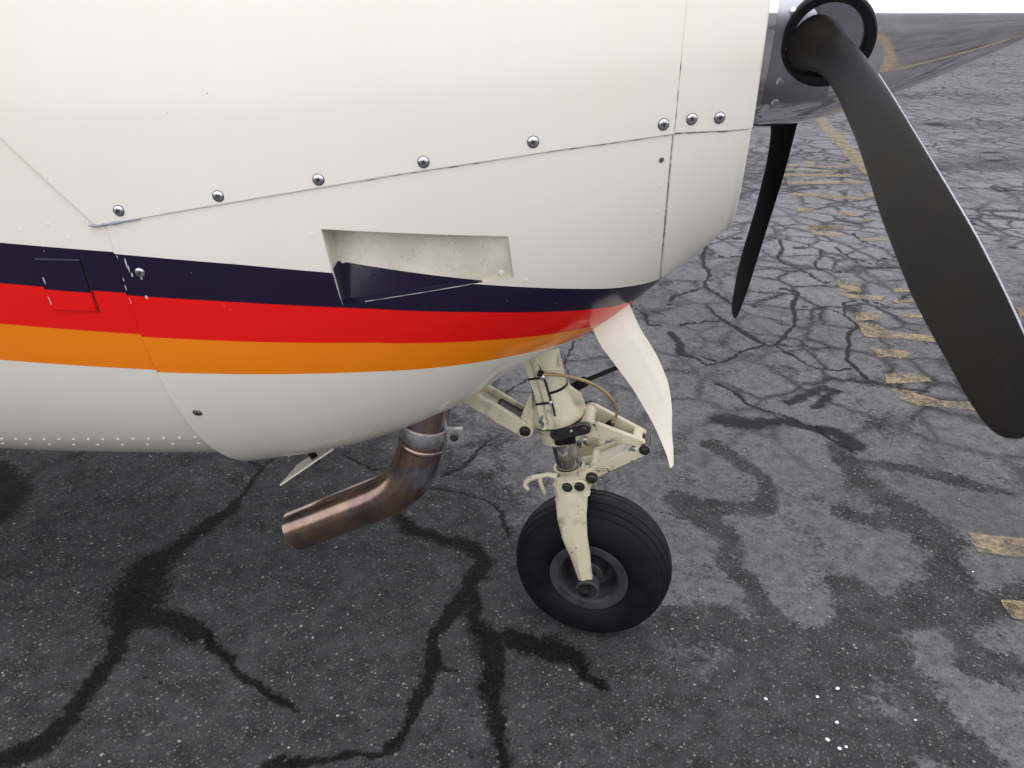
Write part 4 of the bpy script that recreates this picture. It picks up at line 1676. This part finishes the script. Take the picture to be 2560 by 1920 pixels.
# fork crown clamped round the piston
b = MB()
b.lathe(WC, kz, [(.205, .030), (.205, .038), (.215, .0420), (.236, .0420), (.246, .0390), (.254, .0365), (.260, .0345), (.261, .0290), (.256, .0266)], 40)
b.box(leg(.040, .020, .248), (kx, kw, kz), (.020, .009, .017), bev=.005)
b.box(leg(.040, -.020, .248), (kx, kw, kz), (.020, .009, .017), bev=.005)
b.box(leg(.006, 0, .222), (kx, kw, kz), (.032, .088, .016), bev=.010)
for sg in (1, -1):
    b.box(leg(.014, sg * .074, .250), (kx, kw, kz), (.036, .016, .026), bev=.009)
    b.box(leg(.052, sg * .070, .272), (unit(kx + kz * .3), kw, unit(kz - kx * .3)), (.020, .014, .016), bev=.008)
crown = b.build('fork_crown', M['gear'], leg_o, angle=40)
b = MB()
bar(b, leg(.006, .089, .2640), leg(.040, .089, .2630), .0135, .0135, .005)
b.build('crown_recess', M['gear'], crown, angle=30)
bolt(crown, leg(.0104, .091, .2635), kw, .0088, .005)
bolt(crown, leg(.0359, .091, .2625), kw, .0088, .005)
bolt(crown, leg(.0630, .084, .2765), kw, .0100, .009)
# fork arms
for sg in (1, -1):
    b = MB()
    rows = []
    #      l      left   right  ridge   w
    fa = [(.262, -.016, .046, .010, .078), (.246, -.0189, .0480, .0073, .084), (.215, -.025, .041, .003, .087), (.181, -.0293, .0323, -.0017, .088), (.133, -.0291, .0245, -.0032, .0885), (.108, -.026, .0226, -.0040, .0885), (.0835, -.0221, .0206, -.0044, .088), (.058, -.0200, .0172, -.0048, .0875), (.033, -.0180, .0143, -.0051, .087), (.010, -.0165, .0135, -.004, .0865)]
    for l, a, c, rd, w in fa:
        rows.append([leg(a, sg * (w - .010), l), leg(a, sg * (w - .002), l), leg(a + .004, sg * (w + .002), l), leg(rd - .003, sg * (w + .0075), l), leg(rd + .003, sg * (w + .0075), l), leg(c - .003, sg * (w + .0035), l), leg(c, sg * (w - .001), l), leg(c, sg * (w - .010), l)])
    b.rings(rows, True, True, True)
    arm = b.build('fork_arm', M['gear'], leg_o, angle=25)
    arm['label'] = 'chipped cream fork arm showing green primer' if sg > 0 else 'far fork arm'
    b = MB()
    b.lathe(leg(.0, sg * .070, 0), kw * sg, [(0, .0245), (.022, .0262), (.0275, .0255), (.0295, .0235), (.029, .0205), (.023, .0190), (.022, .0135), (.0250, .0125), (.0250, .0008)], 36)
    b.build('axle_cup', M['rim'], arm, angle=30)

# towing lugs at the back of the crown
b = MB()
hp = [leg(-.012, .060, .268), leg(-.0189, .060, .2725), leg(-.0325, .060, .2785), leg(-.046, .060, .2765), leg(-.0589, .060, .2755), leg(-.072, .060, .273), leg(-.083, .060, .266), leg(-.0885, .060, .2575), leg(-.0834, .060, .2456)]
b.tube(hp, [.010, .0075, .0055, .0052, .0058, .0064, .0058, .0052, .0035], 8)
b.tube([leg(-.050, .060, .2755), leg(-.0525, .061, .266), leg(-.0510, .062, .2518), leg(-.0490, .062, .2340)], [.006, .0052, .0044, .0042], 8)
b.build('tow_lug', M['gear'], crown, angle=50)

# drag brace running back up into the cowling
PB = leg(-.062, 0, .378)
ux = unit(np.array([-.62, 0, .33]))
uy = np.cross(ux, kw)
b = MB()
for w in (.040, -.012):
    bar(b, PB + kw * w, PB + ux * .080 + kw * w, .0170, .0185, .010)
base = PB + kw * .014
b.box(base + ux * .20, (ux, kw, uy), (.125, .024, .005), bev=.002)
b.box(base + ux * .19 + kw * .026, (ux, kw, uy), (.125, .0055, .0185), bev=.003)
b.box(base + ux * .19 - kw * .026, (ux, kw, uy), (.125, .0055, .0185), bev=.003)
brace = b.build('drag_brace', M['gear'], leg_o, angle=30)
bolt(brace, PB + kw * .0455, kw, .0095, .004)
b = MB()
b.box(base + ux * .045, (ux, kw, uy), (.030, .020, .011), bev=.002)
b.build('brace_pivot', M['black'], brace)

# hydraulic hose and door rod
b = MB()
hpts = np.array([(-.404, .045, .663), (-.380, .042, .664), (-.358, .035, .660), (-.316, .02, .645), (-.284, .005, .619), (-.264, -.005, .592), (-.255, -.008, .572), (-.259, -.006, .554), (-.267, 0, .544)])
tt2 = np.linspace(0, 1, len(hpts))
ff = np.linspace(0, 1, 40)
hs_ = np.stack([np.interp(ff, tt2, hpts[:, k]) for k in range(3)], -1)
for _ in range(6):
    hs_[1:-1] = hs_[1:-1] * .5 + (hs_[:-2] + hs_[2:]) * .25
b.tube(hs_, .0033, 10)
hose = b.build('brake_hose', M['hose'], leg_o)
b = MB()
b.tube([hs_[-1] + np.array([.002, 0, .002]), hs_[-1] + np.array([-.012, 0, -.012])], .0080, 12)
b.build('hose_fitting', M['black'], hose)
b = MB()
b.tube([hs_[0] + np.array([-.010, 0, .003]), hs_[0]], .0068, 12)
b.build('hose_fitting', M['black'], hose)
b = MB()
b.tube([leg(.0364, -.04, .4218), leg(.0723, -.04, .4375), leg(.150, -.04, .460)], [.0075, .0050, .0050], 10)
b.box(leg(.050, -.04, .428), (unit(kx + kz * .44), kw, unit(kz - kx * .44)), (.022, .006, .011), bev=.003)
rod = b.build('door_rod', M['black'], leg_o)

# ---- front gear door: a narrow curved shell hanging from the chin
dl = [(-.312, .822), (-.303, .795), (-.289, .771), (-.258, .731), (-.226, .690), (-.201, .651), (-.180, .616), (-.162, .579), (-.151, .554), (-.1425, .528)]
dr = [(-.250, .855), (-.236, .828), (-.220, .800), (-.197, .767), (-.176, .730), (-.160, .690), (-.150, .640), (-.1465, .600), (-.140, .560), (-.1365, .528)]
b = MB()
dlA, drA = np.array(dl), np.array(dr)
rows_o, rows_i = [], []
for k in np.linspace(0, 1, 48):
    i_ = k * (len(dl) - 1)
    A = np.array([pch(range(len(dl)), dlA[:, c], i_) for c in range(2)])
    B = np.array([pch(range(len(dr)), drA[:, c], i_) for c in range(2)])
    ro, ri = [], []
    for u in np.linspace(0, 1, 15):
        p = A * (1 - u) + B * u
        wid = np.linalg.norm(B - A)
        bul = .045 * wid * (1 - (2 * u - 1) ** 2) + .0012 * math.exp(-((u - .72) / .09) ** 2) * max(0, 1 - abs(2 * k - .9))
        w0 = .108 + .012 * min(1, k * 4) - .012 * u
        q_ = np.array([p[0], w0 + bul, p[1]])
        ro.append(q_)
        ri.append(q_ - np.array([0, .0030, 0]))
    rows_o.append(ro)
    rows_i.append(ri)
b.rings([ro + ri[::-1] for ro, ri in zip(rows_o, rows_i)], True, True, True)
door = b.build('gear_door', M['door'], plane, angle=45)
door['label'] = 'curved cream nose gear door hanging open'
